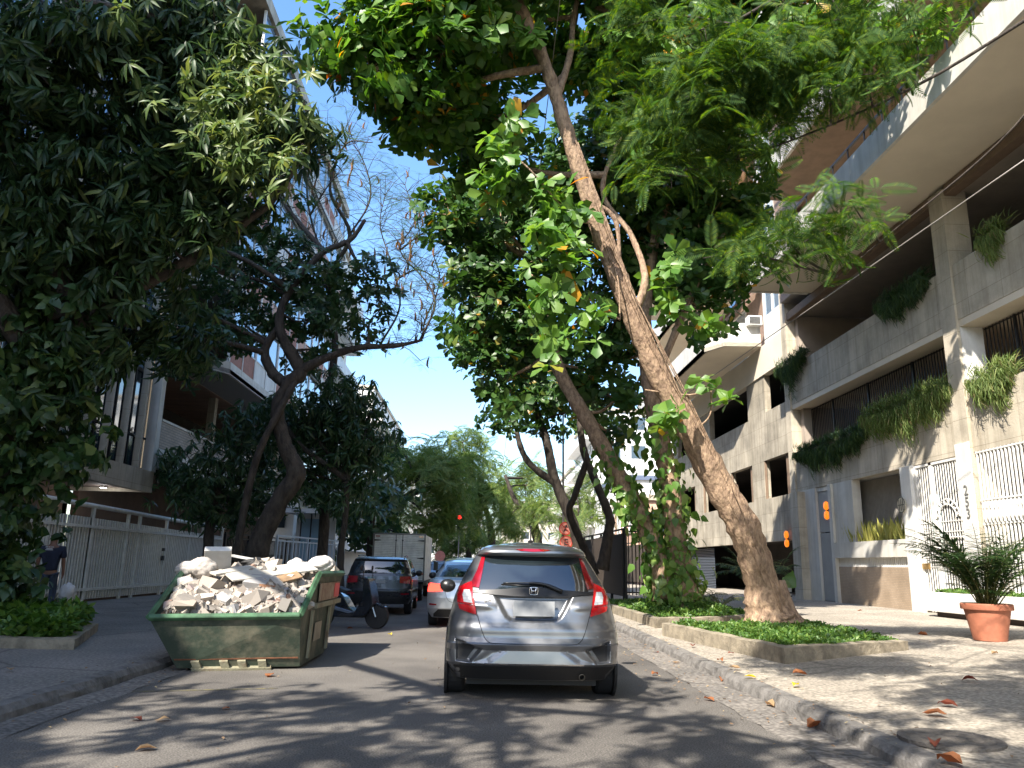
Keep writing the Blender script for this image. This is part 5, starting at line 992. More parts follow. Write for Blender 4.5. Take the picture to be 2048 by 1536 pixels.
# head rests behind glass are hidden by reflections, as in the photo
def simple_car(name, loc, label, paint, L, wz, windows, lamps, lit=False, rz=0, glass=car_glass, cat='car', c=.32, ground_r=.32, wheels=(.8, 3.4), wx=.76, group=None):
    r = empty(name, loc, rz, label=label, cat=cat, group=group); bd = Body(wz, c, 3.0, None)
    bd.mesh('body', paint, r, nz=70, na=90); f = lambda x, z, off: (x, float(bd.rear(x, z, off)), z)
    patch('rear_window', windows, f, glass, r, .08, .02, .01)
    for mi in (False, True):
        lo = patch('tail_lamp', lamps, f, lens_lit if lit else lens_red_dk, r, .05, .03, .015, mirror=mi)
    for sx in (-1, 1):
        for y in wheels: wheel(r, sx*wx, y, ground_r, .2, sx)
        mb = MB(); mb.lathe([(.001, -.08), (.07, -.06), (.09, .02), (.001, .08)], (0, 0, 0), 12, 'y'); o = mb.build('side_mirror', black_plastic, r, smooth=True); o.scale = (1.2, 1, 1)
        o.location = (sx*(wz[0][1]+.13), 2.6, 1.05)
        wmid = bd.at(1.02)[0]; wt = bd.at(1.38)[0]
        mb = MB(); mb.add([(sx*(wmid+.004), .9, 1.02), (sx*(wmid+.004), 2.7, 1.0), (sx*(wt+.004), 2.1, 1.36), (sx*(wt+.004), 1.1, 1.36)], [(0, 1, 2, 3)]); mb.build('side_window', glass, r)
    return r, bd, f
mirr = lambda P: [(-x, z) for x, z in P[::-1]]
sed, bd, f = simple_car('sedan', (-.27, 17.3, 0), 'silver sedan with lit red brake lamps ahead and to the left of the grey hatchback', paint_silver, 4.6,
    [(.20, .78, .15, 4.3), (.32, .86, .06, 4.5), (.40, .875, .0, 4.55), (.62, .885, .0, 4.55), (.80, .88, .03, 4.5), (.93, .86, .05, 4.3), (1.0, .83, .10, 3.9), (1.03, .76, .50, 3.4), (1.10, .74, .62, 3.2), (1.25, .66, .90, 2.9), (1.38, .58, 1.2, 2.6), (1.42, .50, 1.5, 2.3)],
    [(-.64, 1.06), (.64, 1.06), (.50, 1.34), (-.50, 1.34)], [(-.86, .93), (-.52, .90), (-.54, .76), (-.87, .74)], lit=True)
patch('number_plate', [(-.2, .62), (.2, .62), (.2, .74), (-.2, .74)], f, plate_m, sed, .2, .02, .02, smooth=False)
patch('lower_valance', [(-.80, .21), (.80, .21), (.62, .38), (-.62, .38)], f, satin_black, sed, .08, .02, .01)
for mi in (0, 1): patch('reflector', [(-.82, .50), (-.66, .49), (-.66, .46), (-.82, .465)], f, lens_red_dk, sed, .1, .01, .01, mirror=bool(mi))
patch('high_brake_lamp', [(-.08, 1.075), (.08, 1.075), (.08, 1.10), (-.08, 1.10)], f, lens_lit, sed, .1, .02, .02)
seam([(-.50, .90), (-.48, .75), (-.40, .56), (-.2, .53), (0, .53), (.2, .53), (.4, .56), (.48, .75), (.5, .9)], seamm, .004, f, .001, sed)
suv, bd, f = simple_car('parked_car', (-2.66, 20.9, 0), 'dark grey sport utility car parked at the left kerb behind the scooter', paint_dark, 4.2,
    [(.28, .80, .10, 4.0), (.40, .86, .03, 4.1), (.62, .87, .0, 4.15), (.66, .87, .04, 4.15), (.90, .865, .08, 4.0), (1.00, .85, .10, 3.5), (1.06, .82, .14, 3.1), (1.2, .79, .20, 2.9), (1.36, .73, .30, 2.6), (1.42, .70, .26, 2.4), (1.47, .64, .45, 2.2)],
    [(-.66, 1.06), (.66, 1.06), (.60, 1.36), (-.60, 1.36)], [(-.83, .99), (-.55, .98), (-.55, .82), (-.84, .80)], rz=.03)
patch('number_plate', [(-.18, .80), (.18, .80), (.18, .90), (-.18, .90)], f, mat('grey_plate', (.2, .21, .22), .5), suv, .2, .02, .015, smooth=False)
patch('lower_valance', [(-.78, .30), (.78, .30), (.80, .46), (-.80, .46)], f, satin_black, suv, .08, .02, .01)
mb = MB(); [mb.tube([(s*.62, .6, 1.50), (s*.62, 1.3, 1.53), (s*.60, 2.2, 1.50)], .018, 6) for s in (-1, 1)]; mb.build('roof_rail', black_plastic, suv)
for mi in (0, 1): patch('reflector', [(-.80, .56), (-.60, .56), (-.60, .53), (-.80, .53)], f, lens_red_dk, suv, .1, .01, .01, mirror=bool(mi))
simple_car('parked_car', (-1.75, 36, 0), 'pale blue car half hidden between the box truck and the silver sedan', paint_blue, 4.2,
    [(.28, .80, .10, 4.0), (.62, .87, .0, 4.15), (.95, .85, .10, 3.6), (1.06, .80, .25, 3.1), (1.36, .66, .60, 2.5), (1.44, .55, .9, 2.2)], [(-.64, 1.05), (.64, 1.05), (.55, 1.34), (-.55, 1.34)], [(-.82, .95), (-.6, .95), (-.6, .80), (-.84, .8)])
tx, bd, f = simple_car('taxi', (-.55, 25.5, 0), 'yellow roofed taxi just visible over the silver sedan', paint_yellow, 4.4,
    [(.28, .80, .10, 4.0), (.62, .87, .0, 4.3), (.95, .85, .05, 4.0), (1.02, .78, .45, 3.2), (1.38, .66, .95, 2.6), (1.48, .62, 1.1, 2.4), (1.52, .5, 1.4, 2.2)], [(-.64, 1.06), (.64, 1.06), (.55, 1.36), (-.55, 1.36)], [(-.82, .93), (-.55, .93), (-.55, .78), (-.84, .78)], lit=True)
# ---- box truck
tr = empty('box_truck', (-2.96, 28.6, 0), label='small truck with a ribbed aluminium box parked ahead of the dark car', cat='truck')
alum = mat('ribbed_aluminium', (.74, .74, .73), .5, metal=.1, var=.2, scale=3)
mb = MB(); mb.box(-.93, .93, .02, 3.9, .72, 2.34); mb.build('box', alum, tr)
mb = MB(); [mb.box(s-.03, s+.03, -.02, .019, .70, 2.36) for s in (-.92, .92)]; [mb.box(-.95, .95, -.022, .018, z, z+.06) for z in (.68, 2.32)]; mb.build('box_frame', mat('truck_frame_grey', (.16, .16, .16), .5, metal=.5), tr)
for s in (-1, 1):
    x0, x1 = (.04, .88) if s > 0 else (-.88, -.04)
    mb = MB()
    for z in np.arange(.78, 2.28, .062): mb.extr([(-.0, z), (-.016, z+.012), (-.016, z+.046), (0, z+.056)], x0, x1, 'x')
    d = mb.build('rear_door', alum, tr)
    mb = MB(); mb.tube([(s*.12, -.03, .72), (s*.12, -.03, 2.32)], .014, 6); [mb.box(s*.12-.03, s*.12+.03, -.04, -.015, z, z+.04) for z in (.9, 1.5, 2.1)]; mb.build('locking_bar', mat('dark_steel', (.08, .08, .08), .5, metal=.7), d)
    mb = MB(); [mb.extr([(s*.90, z-.03), (s*.66, z-.008), (s*.66, z+.008), (s*.90, z+.03)], -.04, -.017, 'y') for z in (.95, 1.5, 2.12)]; mb.build('hinge', black_metal, d)
    mb = MB(); mb.box(s*.78-.08, s*.78+.08, -.035, -.018, 2.24, 2.28); mb.build('reflector', lens_red_dk, d)
    mb = MB(); mb.lathe([(.07, -.01), (.075, .03)], (s*.62, .12, .50), 16, 'y'); mb.build('tail_lamp', lens_lit if s > 0 else lens_red_dk, tr)
mb = MB(); mb.box(-.85, .85, .1, .2, .42, .60); mb.box(-.35, -.25, .1, 4.8, .5, .72); mb.box(.25, .35, .1, 4.8, .5, .72); mb.box(-.9, .9, .4, 4.6, .62, .71); mb.build('chassis', satin_black, tr)
mb = MB(); mb.box(-.78, -.40, .42, .44, .2, .5); mb.box(.40, .78, .42, .44, .2, .5); mb.build('mud_flap', rubber, tr)
mb = MB(); mb.extr([(3.95, .45), (5.3, .45), (5.35, 1.0), (5.0, 1.85), (4.05, 1.9)], -.82, .82, 'x'); mb.build('cab', white_paint, tr, bev=.04)
for s in (-1, 1):
    wheel(tr, s*.74, .85, .34, .22, s); wheel(tr, s*.74, 4.5, .34, .22, s)
    mb = MB(); mb.box(s*1.08-.09, s*1.08+.09, 4.7, 4.78, 1.05, 1.4); mb.tube([(s*.8, 4.7, 1.5), (s*1.08, 4.74, 1.4)], .015, 5); mb.build('side_mirror', black_plastic, tr)
# ---- scooter
scr = empty('scooter', (-2.72, 16.9, 0), -.25, label='dark blue motor scooter parked across the kerb lane between skip and dark car', cat='scooter')
sc_blue = carpaint('dark_blue_scooter_paint', (.012, .017, .026), .25, .4)
def sp_(name, poly, w0, w1, m, parent=scr, bev=.015):
    mb = MB(); mb.extr(poly, w0, w1, 'y'); o = mb.build(name, m, parent, bev=bev); return o
mb = MB()
sp_('body', [(-.88, .76), (-.30, .72), (-.08, .62), (.06, .42), (.16, .34), (.12, .22), (-.25, .22), (-.5, .30), (-.74, .44), (-.92, .70)], -.16, .16, sc_blue)
sp_('footboard', [(-.22, .22), (.38, .22), (.44, .30), (-.1, .30)], -.17, .17, satin_black)
sp_('front_shield', [(.14, .24), (.42, .26), (.60, .50), (.46, 1.02), (.34, 1.04), (.36, .6)], -.20, .20, sc_blue)
sp_('side_panel', [(-.74, .60), (-.2, .42), (.18, .33), (.05, .30), (-.45, .40), (-.78, .54)], -.17, -.151, mat('pale_panel', (.16, .20, .26), .25, metal=.4), bev=.005)
sp_('seat', [(-.90, .82), (-.6, .88), (-.25, .83), (-.02, .75), (-.06, .70), (-.5, .74), (-.88, .76)], -.15, .15, satin_black)
sp_('front_fender', [(.42, .44), (.62, .52), (.82, .44), (.80, .40), (.62, .47), (.46, .38)], -.06, .06, sc_blue, bev=.01)
mb = MB(); mb.tube([(.40, 0, .94), (.40, 0, 1.0)], .04, 8); mb.tube([(.34, -.33, 1.03), (.40, -.15, 1.0), (.40, .15, 1.0), (.34, .33, 1.03)], .018, 8); mb.build('handlebar', black_metal, scr)
for s in (-1, 1):
    mb = MB(); mb.tube([(.38, s*.22, 1.02), (.36, s*.28, 1.20)], .007, 5); mb.lathe([(.001, -.01), (.05, -.005), (.05, .005), (.001, .01)], (.34, s*.30, 1.22), 14, 'x'); mb.build('mirror', black_metal, scr)
mb = MB(); mb.tube([(.42, -.07, .75), (.62, -.07, .24)], .022, 8); mb.tube([(.42, .07, .75), (.62, .07, .24)], .022, 8); mb.build('fork', alloy, scr)
for x, r in ((.62, .26), (-.58, .25)):
    mb = MB(); mb.lathe([(r*.62, -.05), (r*.95, -.05), (r, -.02), (r, .02), (r*.95, .05), (r*.62, .05)], (0, 0, 0), 28, 'y'); w = mb.build('wheel', rubber, scr); w.location = (x, 0, r)
    mb = MB(); mb.lathe([(r*.64, -.03), (r*.60, -.035), (r*.60, .035), (r*.64, .03)], (0, 0, 0), 24, 'y', cap=False); mb.lathe([(.04, -.05), (.04, .05)], (0, 0, 0), 12, 'y')
    for k in range(5): a = k*1.2566; mb.tube([(0, 0, 0), (r*.62*math.cos(a), 0, r*.62*math.sin(a))], .016, 5)
    mb.build('rim', mat('dark_alloy', (.10, .10, .10), .4, metal=.8), w)
mb = MB(); mb.lathe([(.001, 0), (.05, .01), (.055, .35), (.03, .42)], (0, 0, 0), 14, 'x'); o = mb.build('exhaust_pipe', alloy, scr, smooth=True); o.location = (-.85, -.2, .30)
mb = MB(); mb.extr([(-.98, .70), (-.8, .68), (-.66, .74), (-.66, .98), (-.74, 1.06), (-.95, 1.02)], -.19, .19, 'y'); mb.build('top_box', satin_black, scr, bev=.03)
# ---- debris skip
K = empty('debris_skip', (-3.1, 11.2, 0), label='rusty green steel skip heaped with building rubble at the left kerb', cat='skip')
green = mat('worn_green_paint', (.038, .056, .038), .7, col2=(.16, .15, .105), scale=2.2, thr=(.46, .66), bump=.3, bscale=12)
green_rim = mat('bright_green_rim', (.05, .12, .06), .6, var=.45, scale=5)
rustm = mat('pale_dirty_steel', (.25, .235, .16), .75, col2=(.16, .10, .06), scale=5, thr=(.5, .7), bump=.3)
O = V(-3.1, 11.2, 0); R_ = lambda *p: tuple(V(*p)-O)
B = dict(fl=(-3.68, 10.12, .03), fr=(-2.27, 10.5, .03), bl=(-3.75, 12.0, .03), br=(-2.28, 12.1, .03), lfl=(-3.98, 9.85, .64), lfr=(-2.25, 10.2, .67), ml=(-4.12, 11.1, 1.14), mr=(-2.24, 11.15, 1.17), tl=(-4.1, 12.75, 1.14), tr=(-2.2, 12.8, 1.16))
mb = MB(); ks = list(B); mb.add([R_(*B[k]) for k in ks], [tuple(ks.index(c) for c in f.split()) for f in ('fl fr lfr lfl', 'fr br tr mr lfr', 'bl fl lfl ml tl', 'br bl tl tr', 'fl bl br fr')])
body = mb.build('body', green, K)
md = body.modifiers.new('solid', 'SOLIDIFY'); md.thickness = .02; md.offset = -1
mb = MB()
for a, b in (('lfl', 'lfr'), ('lfr', 'mr'), ('mr', 'tr'), ('tr', 'tl'), ('tl', 'ml'), ('ml', 'lfl')):
    mb.tube([V(*B[a])-O, V(*B[b])-O], .048, 4)
mb.build('rim', green_rim, K, bev=.01)
def onface(a, b, c, d, u, v, off=0): # bilinear on quad a b (bottom) d c (top)
    A_, B_, C_, D_ = [V(*B[k]) for k in (a, b, c, d)]; p = (A_*(1-u)+B_*u)*(1-v)+(D_*(1-u)+C_*u)*v; n = nrm(np.cross(B_-A_, D_-A_)); return p+n*off-O
mb = MB()
ff = lambda u, v, o=0: onface('fl', 'fr', 'lfr', 'lfl', u, v, o)
def fbox(u0, u1, v0, v1, d): mb.add([ff(u0, v0, .001), ff(u1, v0, .001), ff(u1, v1, .001), ff(u0, v1, .001), ff(u0, v0, d), ff(u1, v0, d), ff(u1, v1, d), ff(u0, v1, d)], [(0, 1, 2, 3), (4, 5, 6, 7), (0, 1, 5, 4), (1, 2, 6, 5), (2, 3, 7, 6), (3, 0, 4, 7)])
for u in (.14, .36, .50, .66): fbox(u, u+.065, .0, .16, .06)
fbox(.12, .76, -.03, .03, .07)
mb.build('skid', rustm, K)
mb = MB(); fbox(.02, .985, .165, .19, .012); mb.build('weld_seam', mat('rust', (.17, .07, .035), .9, var=.4, scale=12), K)
# side lifting beam, reflector panel, paper notice on the right side
def sidebox(name, y0, y1, z0, z1, d, m, par=K):
    mb = MB(); X = lambda y, z: np.interp(z, [0, .67, 1.16], [-2.27, -2.24, -2.22])
    mb.add([R_(X(y, z)+e, y, z) for e in (.006, d) for (y, z) in ((y0, z0), (y1, z0), (y1, z1), (y0, z1))], [(0, 1, 2, 3), (4, 5, 6, 7), (0, 1, 5, 4), (1, 2, 6, 5), (2, 3, 7, 6), (3, 0, 4, 7)]); return mb.build(name, m, par)
bp_ = sidebox('brown_panel', 11.15, 12.6, .80, 1.04, .02, mat('brown_patchy_panel', (.22, .13, .085), .7, col2=(.36, .28, .2), scale=6))
sidebox('red_reflector', 12.2, 12.58, .82, 1.02, .028, mat('red_reflective', (.55, .05, .04), .4), K)
sidebox('beam', 10.9, 12.7, .72, .785, .05, rustm)
sidebox('rib', 10.75, 10.83, .1, .70, .04, rustm); sidebox('rib', 11.95, 12.03, .1, .70, .04, rustm)
sidebox('pasted_notice', 11.1, 11.55, .28, .52, .012, mat('faded_paper', (.33, .28, .21), .8, var=.2))
# rubble heap: nobody could count it
CH = []; fc = []
rubm = leafmat('rubble_chunks', [(0, (.20, .185, .17)), (.35, (.32, .28, .24)), (.6, (.40, .35, .30)), (.8, (.50, .45, .39)), (.9, (.22, .23, .25)), (1, (.32, .17, .10))], 0., .9, .2)
mb = MB()
def heap(u, v):  # u left..right 0..1, v front..back
    xl = np.interp(v, [0, .45, 1], [-3.9, -4.05, -4.05]); z = np.interp(v, [0, .15, .45, .75, 1], [.70, .82, 1.06, 1.18, 1.18]); yy = 9.98+.35*u+(12.7-9.98-.3*u)*v
    return V(xl+(-2.28-xl)*u, yy, z-.05*abs(u-.5)+.05*math.sin(u*9+v*5))
mb.add([R_(*heap(u, v)-V(0, 0, .09)) for v in np.linspace(0, 1, 12) for u in np.linspace(0, 1, 12)], [(i*12+k, i*12+k+1, (i+1)*12+k+1, (i+1)*12+k) for i in range(11) for k in range(11)])
for i in range(3800):
    u, v = rs.uniform(.02, .98), rs.uniform(0.01, .98)**1.15; c = heap(u, v)+V(0, 0, rs.uniform(-.06, .05)); s = rs.lognormal(-3.5, .6); s = min(s, .16)
    q = Matrix.Rotation(rs.uniform(0, 6.28), 3, Vector(rs.normal(0, 1, 3))); sh_ = V(1, rs.uniform(.5, 1), rs.uniform(.16, .6))*s
    vs = [Vector((a*(1+rs.uniform(-.35, .2)), b*(1+rs.uniform(-.35, .2)), d*(1+rs.uniform(-.3, .3))))for d in (-1, 1) for b in (-1, 1) for a in (-1, 1)]
    mb.add([tuple(np.array(q @ Vector((p.x*sh_[0], p.y*sh_[1], p.z*sh_[2])))+c-O) for p in vs], [(0, 2, 3, 1), (4, 5, 7, 6), (0, 1, 5, 4), (2, 6, 7, 3), (0, 4, 6, 2), (1, 3, 7, 5)])
ru = mb.build('rubble', rubm, None); ru.location = tuple(O); tag(ru, 'heap of broken plaster and tile pieces filling the green skip', 'rubble', kind='stuff')
wood_w = mat('white_painted_wood', (.46, .44, .39), .7, col2=(.36, .33, .28), scale=6, thr=(.45, .7), stretch=(.4, 4, 1)); wood_b = mat('brown_board', (.25, .16, .09), .8, var=.3, scale=6)
def board(px0, py0, px1, py1, Y0_, Y1_, w, t, m, lab, tilt=0., name='board', cat='board'):
    a, b = ay(px0, py0, Y0_), ay(px1, py1, Y1_); d = b-a; L_ = np.linalg.norm(d); r = Vector(d).to_track_quat('X', 'Z')
    mb = MB(); mb.box(0, L_, -w/2, w/2, 0, t); o = mb.build(name, m, bev=.004); o.location = tuple(a); o.rotation_mode = 'QUATERNION'; o.rotation_quaternion = r @ Matrix.Rotation(tilt, 3, 'X').to_quaternion(); return tag(o, lab, cat)
board(455, 1155, 625, 1134, 11.0, 11.7, .42, .025, wood_w, 'broad whitish board lying across the top of the rubble', .25)
board(425, 1150, 505, 1136, 11.0, 11.5, .15, .03, wood_w, 'narrow pale board left of the broad one on the rubble', .2)
board(462, 1114, 562, 1132, 12.0, 12.3, .06, .04, white_paint, 'white stick sloping behind the boards on top of the skip')
board(408, 1121, 462, 1121, 11.6, 11.7, .35, .10, white_paint, 'white box like panel standing on the rubble at the back of the skip', -.9)
board(326, 1225, 410, 1228, 10.2, 10.3, .26, .018, wood_b, 'brown board at the front left corner of the rubble', .1)
board(332, 1219, 402, 1222, 10.25, 10.35, .25, .018, wood_w, 'white board stacked on the brown one at the front left of the skip', .12)
board(350, 1209, 408, 1213, 10.35, 10.4, .2, .02, wood_w, 'short white tile slab above the stacked boards in the skip', .2)
board(540, 1165, 600, 1150, 11.0, 11.2, .25, .02, wood_b, 'brown board under the right end of the broad white board', .3)
bagm = mat('thin_plastic_bag', (.46, .42, .38), .4, var=.15, scale=8, spec=.6); bagp = mat('white_sack', (.50, .475, .45), .7, var=.12, scale=7)
def bag(px, py, Y, rx, rz_, m, lab, seed, name='plastic_bag'):
    c = ay(px, py, Y); bm = bmesh.new(); bmesh.ops.create_icosphere(bm, subdivisions=4, radius=1); g = np.random.RandomState(seed); ph = g.uniform(0, 6, (8, 4)); dr_ = g.normal(0, 1, (8, 3))
    for v in bm.verts:
        p = np.array(v.co); n_ = sum(abs(math.sin(p@dr_[i]*(2.2+i)+ph[i, 0]))/(1.6+i) for i in range(8))
        v.co = Vector(p*(.72+.22*n_)*V(rx, rx*.8, rz_))
    me = bpy.data.meshes.new(name); bm.to_mesh(me); bm.free(); o = link(name, me, m, smooth=True); o.location = tuple(c); return tag(o, lab, 'bag')
bag(404, 1136, 11.2, .20, .14, bagm, 'crumpled translucent plastic bag with brown scraps at the left of the rubble', 3)
bag(372, 1140, 11.2, .14, .12, bagm, 'small crumpled bag at the far left edge of the skip', 9)
bag(592, 1130, 12.0, .13, .10, bagp, 'smaller white sack just right of the boards on the skip', 5, 'sack')
bag(643, 1128, 12.0, .19, .12, bagp, 'larger white sack on the right rear corner of the skip', 7, 'sack')
bag(371, 1172, 10.9, .16, .12, bagp, 'pale crumpled sack half buried in the left of the rubble', 12, 'sack')
bag(513, 1126, 12.2, .26, .08, satin_black, 'flat black bag lying behind the boards on the skip', 15)
# ================================================================ PERSON
PR = empty('person', (-9.3, 17.5, .14), .25, label='person in navy t-shirt and jeans walking away with a white bag by the cream fence', cat='person')
def skin_obj(name, J, E, m, parent, sub=2, root=0):
    me = bpy.data.meshes.new(name); me.from_pydata([j[:3] for j in J], E, []); o = link(name, me, m, parent)
    bpy.context.view_layer.objects.active = o; md = o.modifiers.new('skin', 'SKIN'); md.use_smooth_shade = True
    for i, s in enumerate(me.skin_vertices[0].data): s.radius = (J[i][3], J[i][4] if len(J[i]) > 4 else J[i][3]); s.use_root = (i == root)
    sb = o.modifiers.new('sub', 'SUBSURF'); sb.levels = sub; sb.render_levels = sub; return o
skin = mat('skin', (.20, .10, .065), .6); jeans = mat('dark_jeans', (.035, .05, .085), .85, var=.2, scale=10); navy = mat('navy_cloth', (.012, .017, .04), .85, var=.2, scale=9); hair = mat('short_black_hair', (.012, .010, .009), .8)
J = [(0, 0, .90, .10, .08), (0, 0, 1.12, .09, .07), (0, 0, 1.33, .09, .07), (0, 0, 1.42, .07, .07), (0, .03, 1.49, .055, .055), (0, .04, 1.58, .085, .095), (0, .04, 1.66, .06, .07),
     (.17, 0, 1.36, .045, .045), (.24, 0, 1.12, .045, .045), (.25, .06, .88, .033, .033), (.25, .08, .80, .028, .035), (-.17, 0, 1.36, .045, .045), (-.24, -.04, 1.12, .045, .045), (-.25, .02, .88, .033, .033), (-.25, .03, .80, .028, .035),
     (.09, 0, .82, .09, .09), (.10, .10, .46, .06, .06), (.10, .02, .08, .042, .042), (.10, .14, .04, .04, .03), (-.09, 0, .82, .09, .09), (-.10, -.02, .46, .06, .06), (-.10, -.2, .10, .042, .042), (-.10, -.09, .04, .04, .03)]
E_ = [(0, 1), (1, 2), (2, 3), (3, 4), (4, 5), (5, 6), (2, 7), (7, 8), (8, 9), (9, 10), (2, 11), (11, 12), (12, 13), (13, 14), (0, 15), (15, 16), (16, 17), (17, 18), (0, 19), (19, 20), (20, 21), (21, 22)]
# five fingers and thumb root on each hand
for hnd in (10, 14):
    hx, hy, hz = J[hnd][:3]
    for k in range(4):
        J.append((hx, hy-.03+.02*k, hz-.05, .009)); J.append((hx-.015, hy-.03+.02*k+.005, hz-.085, .008)); E_ += [(hnd, len(J)-2), (len(J)-2, len(J)-1)]
    J.append((hx, hy+.05, hz-.03, .010)); J.append((hx-.01, hy+.055, hz-.06, .008)); E_ += [(hnd, len(J)-2), (len(J)-2, len(J)-1)]
skin_obj('body', J, E_, skin, PR)
skin_obj('t_shirt', [(0, 0, .86, .175, .135), (0, 0, 1.1, .165, .13), (0, 0, 1.31, .17, .13), (0, 0, 1.43, .085, .085), (.20, 0, 1.35, .075, .08), (.245, 0, 1.13, .068, .07), (-.20, 0, 1.35, .075, .08), (-.245, -.03, 1.13, .068, .07)], [(0, 1), (1, 2), (2, 3), (2, 4), (4, 5), (2, 6), (6, 7)], navy, PR, 2, 1)
skin_obj('jeans', [(0, 0, .90, .15, .12), (.09, 0, .80, .105, .105), (.10, .10, .46, .078, .078), (.10, .03, .12, .062, .062), (-.09, 0, .80, .105, .105), (-.10, -.02, .46, .078, .078), (-.10, -.18, .14, .062, .062)], [(0, 1), (1, 2), (2, 3), (0, 4), (4, 5), (5, 6)], jeans, PR)
skin_obj('hair', [(0, .03, 1.64, .098, .10), (0, .02, 1.58, .095, .10)], [(0, 1)], hair, PR)
for s, y in ((.10, .1), (-.10, -.12)): mb = MB(); mb.lathe([(.001, -.13), (.045, -.1), (.05, .05), (.04, .12), (.001, .15)], (s, y, .045), 12, 'y'); mb.build('shoe', satin_black, PR, smooth=True)
text('STAFF', (0, -.128, 1.36), .10, mat('print_white', (.5, .5, .52), .8), PR, R_R.to_4x4(), 'print', .002) if False else None
mb = MB(); [mb.box(x-.11, x+w_-.11, -.143, -.1425, z, z+.018) for (x, w_, z) in ((.0, .05, 1.37), (.06, .03, 1.37), (.10, .06, 1.37), (.02, .12, 1.335), (.0, .15, 1.31))]; mb.build('back_print', mat('print_white', (.5, .5, .52), .8), PR)
bg_ = bag(134, 1186, 17.35, .16, .21, mat('white_carrier_bag', (.55, .56, .58), .5), 'white carrier bag hanging from the walking person right hand', 21, 'carrier_bag')
# ================================================================ POTTED PALM
c = az(1981, 1281, gz(8.4)); PP = empty('potted_palm', (c[0], c[1], gz(c[0])), label='dark feathery palm in a large terracotta coloured pot on the right pavement', cat='potted plant')
mb = MB(); mb.lathe([(.245, 0), (.25, .02), (.345, .49), (.385, .49), (.39, .50), (.39, .575), (.375, .59), (.33, .585), (.32, .50)], (0, 0, 0), 48, cap=False); mb.lathe([(.001, 0.0), (.245, 0)], (0, 0, 0), 48, cap=False); mb.build('pot', terracotta, PP, smooth=True).data.set_sharp_from_angle(angle=.6)
mb = MB(); mb.lathe([(.33, .52), (.01, .55)], (0, 0, 0), 32); mb.build('soil', soil, PP)
def palm_fronds(parent, base, n, L0, L1, seed, m=leaf_palm, up=(.5, 1.35), nl=26, ll=.22, stem_m=None):
    g = np.random.RandomState(seed); P = []; D = []; N = []; LL = []; st = MB()
    for i in range(n):
        a = g.uniform(0, 6.28); e = g.uniform(*up); L_ = g.uniform(L0, L1); b = V(*base)+V(math.cos(a), math.sin(a), 0)*g.uniform(.02, .12)
        h = V(math.cos(a), math.sin(a), 0); pts = []
        for t in np.linspace(0, 1, 9):
            ang = e-1.05*t*t; 
            pts.append(b if not pts else pts[-1]+(h*math.cos(ang)+V(0, 0, math.sin(ang)))*L_/8)
        C = catmull(pts, 4); st.tube(C, np.linspace(.011, .003, len(C)), 5, False); T = nrm(np.gradient(C, axis=0)); sd = V(-math.sin(a), math.cos(a), 0)
        for k in range(nl):
            t = .28+.7*k/nl; j = min(len(C)-1, int(t*(len(C)-1)))
            for s in (-1, 1): P.append(C[j]+g.normal(0, .005, 3)); D.append(sd*s*.8+T[j]*.65+V(0, 0, -.18)+g.normal(0, .1, 3)); N.append(V(0, 0, 1)+h*.1); LL.append(ll*math.sin(math.pi*(.2+.75*(t-.28)/.7))*g.uniform(.85, 1.1))
    st.build('stems', stem_m or mat('palm_stem', (.16, .16, .05), .6), parent, smooth=True, fix=False)
    return leafmesh('fronds', P, D, N, LL, tmpl_leaf((0.01, .055, .045, 0), .3, .15), m, parent)
palm_fronds(PP, (0, 0, .54), 46, 1.15, 1.85, 3, ll=.34, nl=28, up=(.95, 1.54))
palm_fronds(PP, (.05, 0, .54), 16, .5, .8, 4, ll=.25, up=(.9, 1.5), nl=16)
# garden palms and clay pots by the dark garage mouth
for (px, py, Y, sc_, lab, sd) in ((1495, 1175, 24.5, 1.15, 'tall palm fronds behind the base of the leaning trunk', 11), (1440, 1195, 21, .6, 'low fern like palm between the two trunks', 12), (1400, 1190, 23.5, .7, 'dark fern left of the clay pot in the garage mouth', 13), (1555, 1160, 26.5, 1.1, 'palm with drooping fronds right of the leaning trunk', 14)):
    p = ay(px, py, Y); z = gz(p[0]); r = empty('garden_palm', (p[0], p[1], z), label=lab, cat='palm', group='palms by the garage entrance')
    mb = MB(); mb.tube([(0, 0, 0), (.02, 0, .25*sc_)], .05*sc_, 8); mb.build('trunk', bark_dk, r); palm_fronds(r, (0, 0, .3*sc_ if sc_ < 1 else .9), 18, .8*sc_, 1.3*sc_, sd, ll=.28*sc_, nl=16, up=(.2, 1.3), m=leaf_ivy if sc_ < .8 else leaf_palm)
p = az(1465, 1212, .32); r = empty('clay_bowl', (p[0], p[1]+4, .33), label='shallow orange clay bowl with a small plant in the garage mouth', cat='flower pot')
mb = MB(); mb.lathe([(.2, 0), (.32, .18), (.34, .22), (.30, .22), (.27, .15)], (0, 0, 0), 28); mb.build('bowl', mat('orange_clay', (.45, .20, .10), .7), r)
Q = rs.normal(0, .1, (60, 3))+V(0, 0, .3); leafmesh('leaves', *rosettes(Q, np.tile([0, 0, 1.], (60, 1)), 5, .12, (0, 1)), T_SMALL, leaf_ground, r)
p = ay(1576, 1200, 26.8); r = empty('striped_pot', (p[0], p[1], gz(p[0])), label='small striped pot with one big green leaf beside the concrete pier', cat='flower pot')
mb = MB(); mb.lathe([(.13, 0), (.14, .42), (.12, .42)], (0, 0, 0), 20); mb.lathe([(.143, .1), (.143, .16)], n=20, cap=False); mb.build('pot', offwhite, r)
mb = MB(); mb.lathe([(.138, .12), (.146, .12), (.146, .17), (.138, .17)], n=20, cap=False); mb.lathe([(.14, .24), (.147, .24), (.147, .29), (.14, .29)], n=20, cap=False); mb.build('stripes', black_plastic, r)
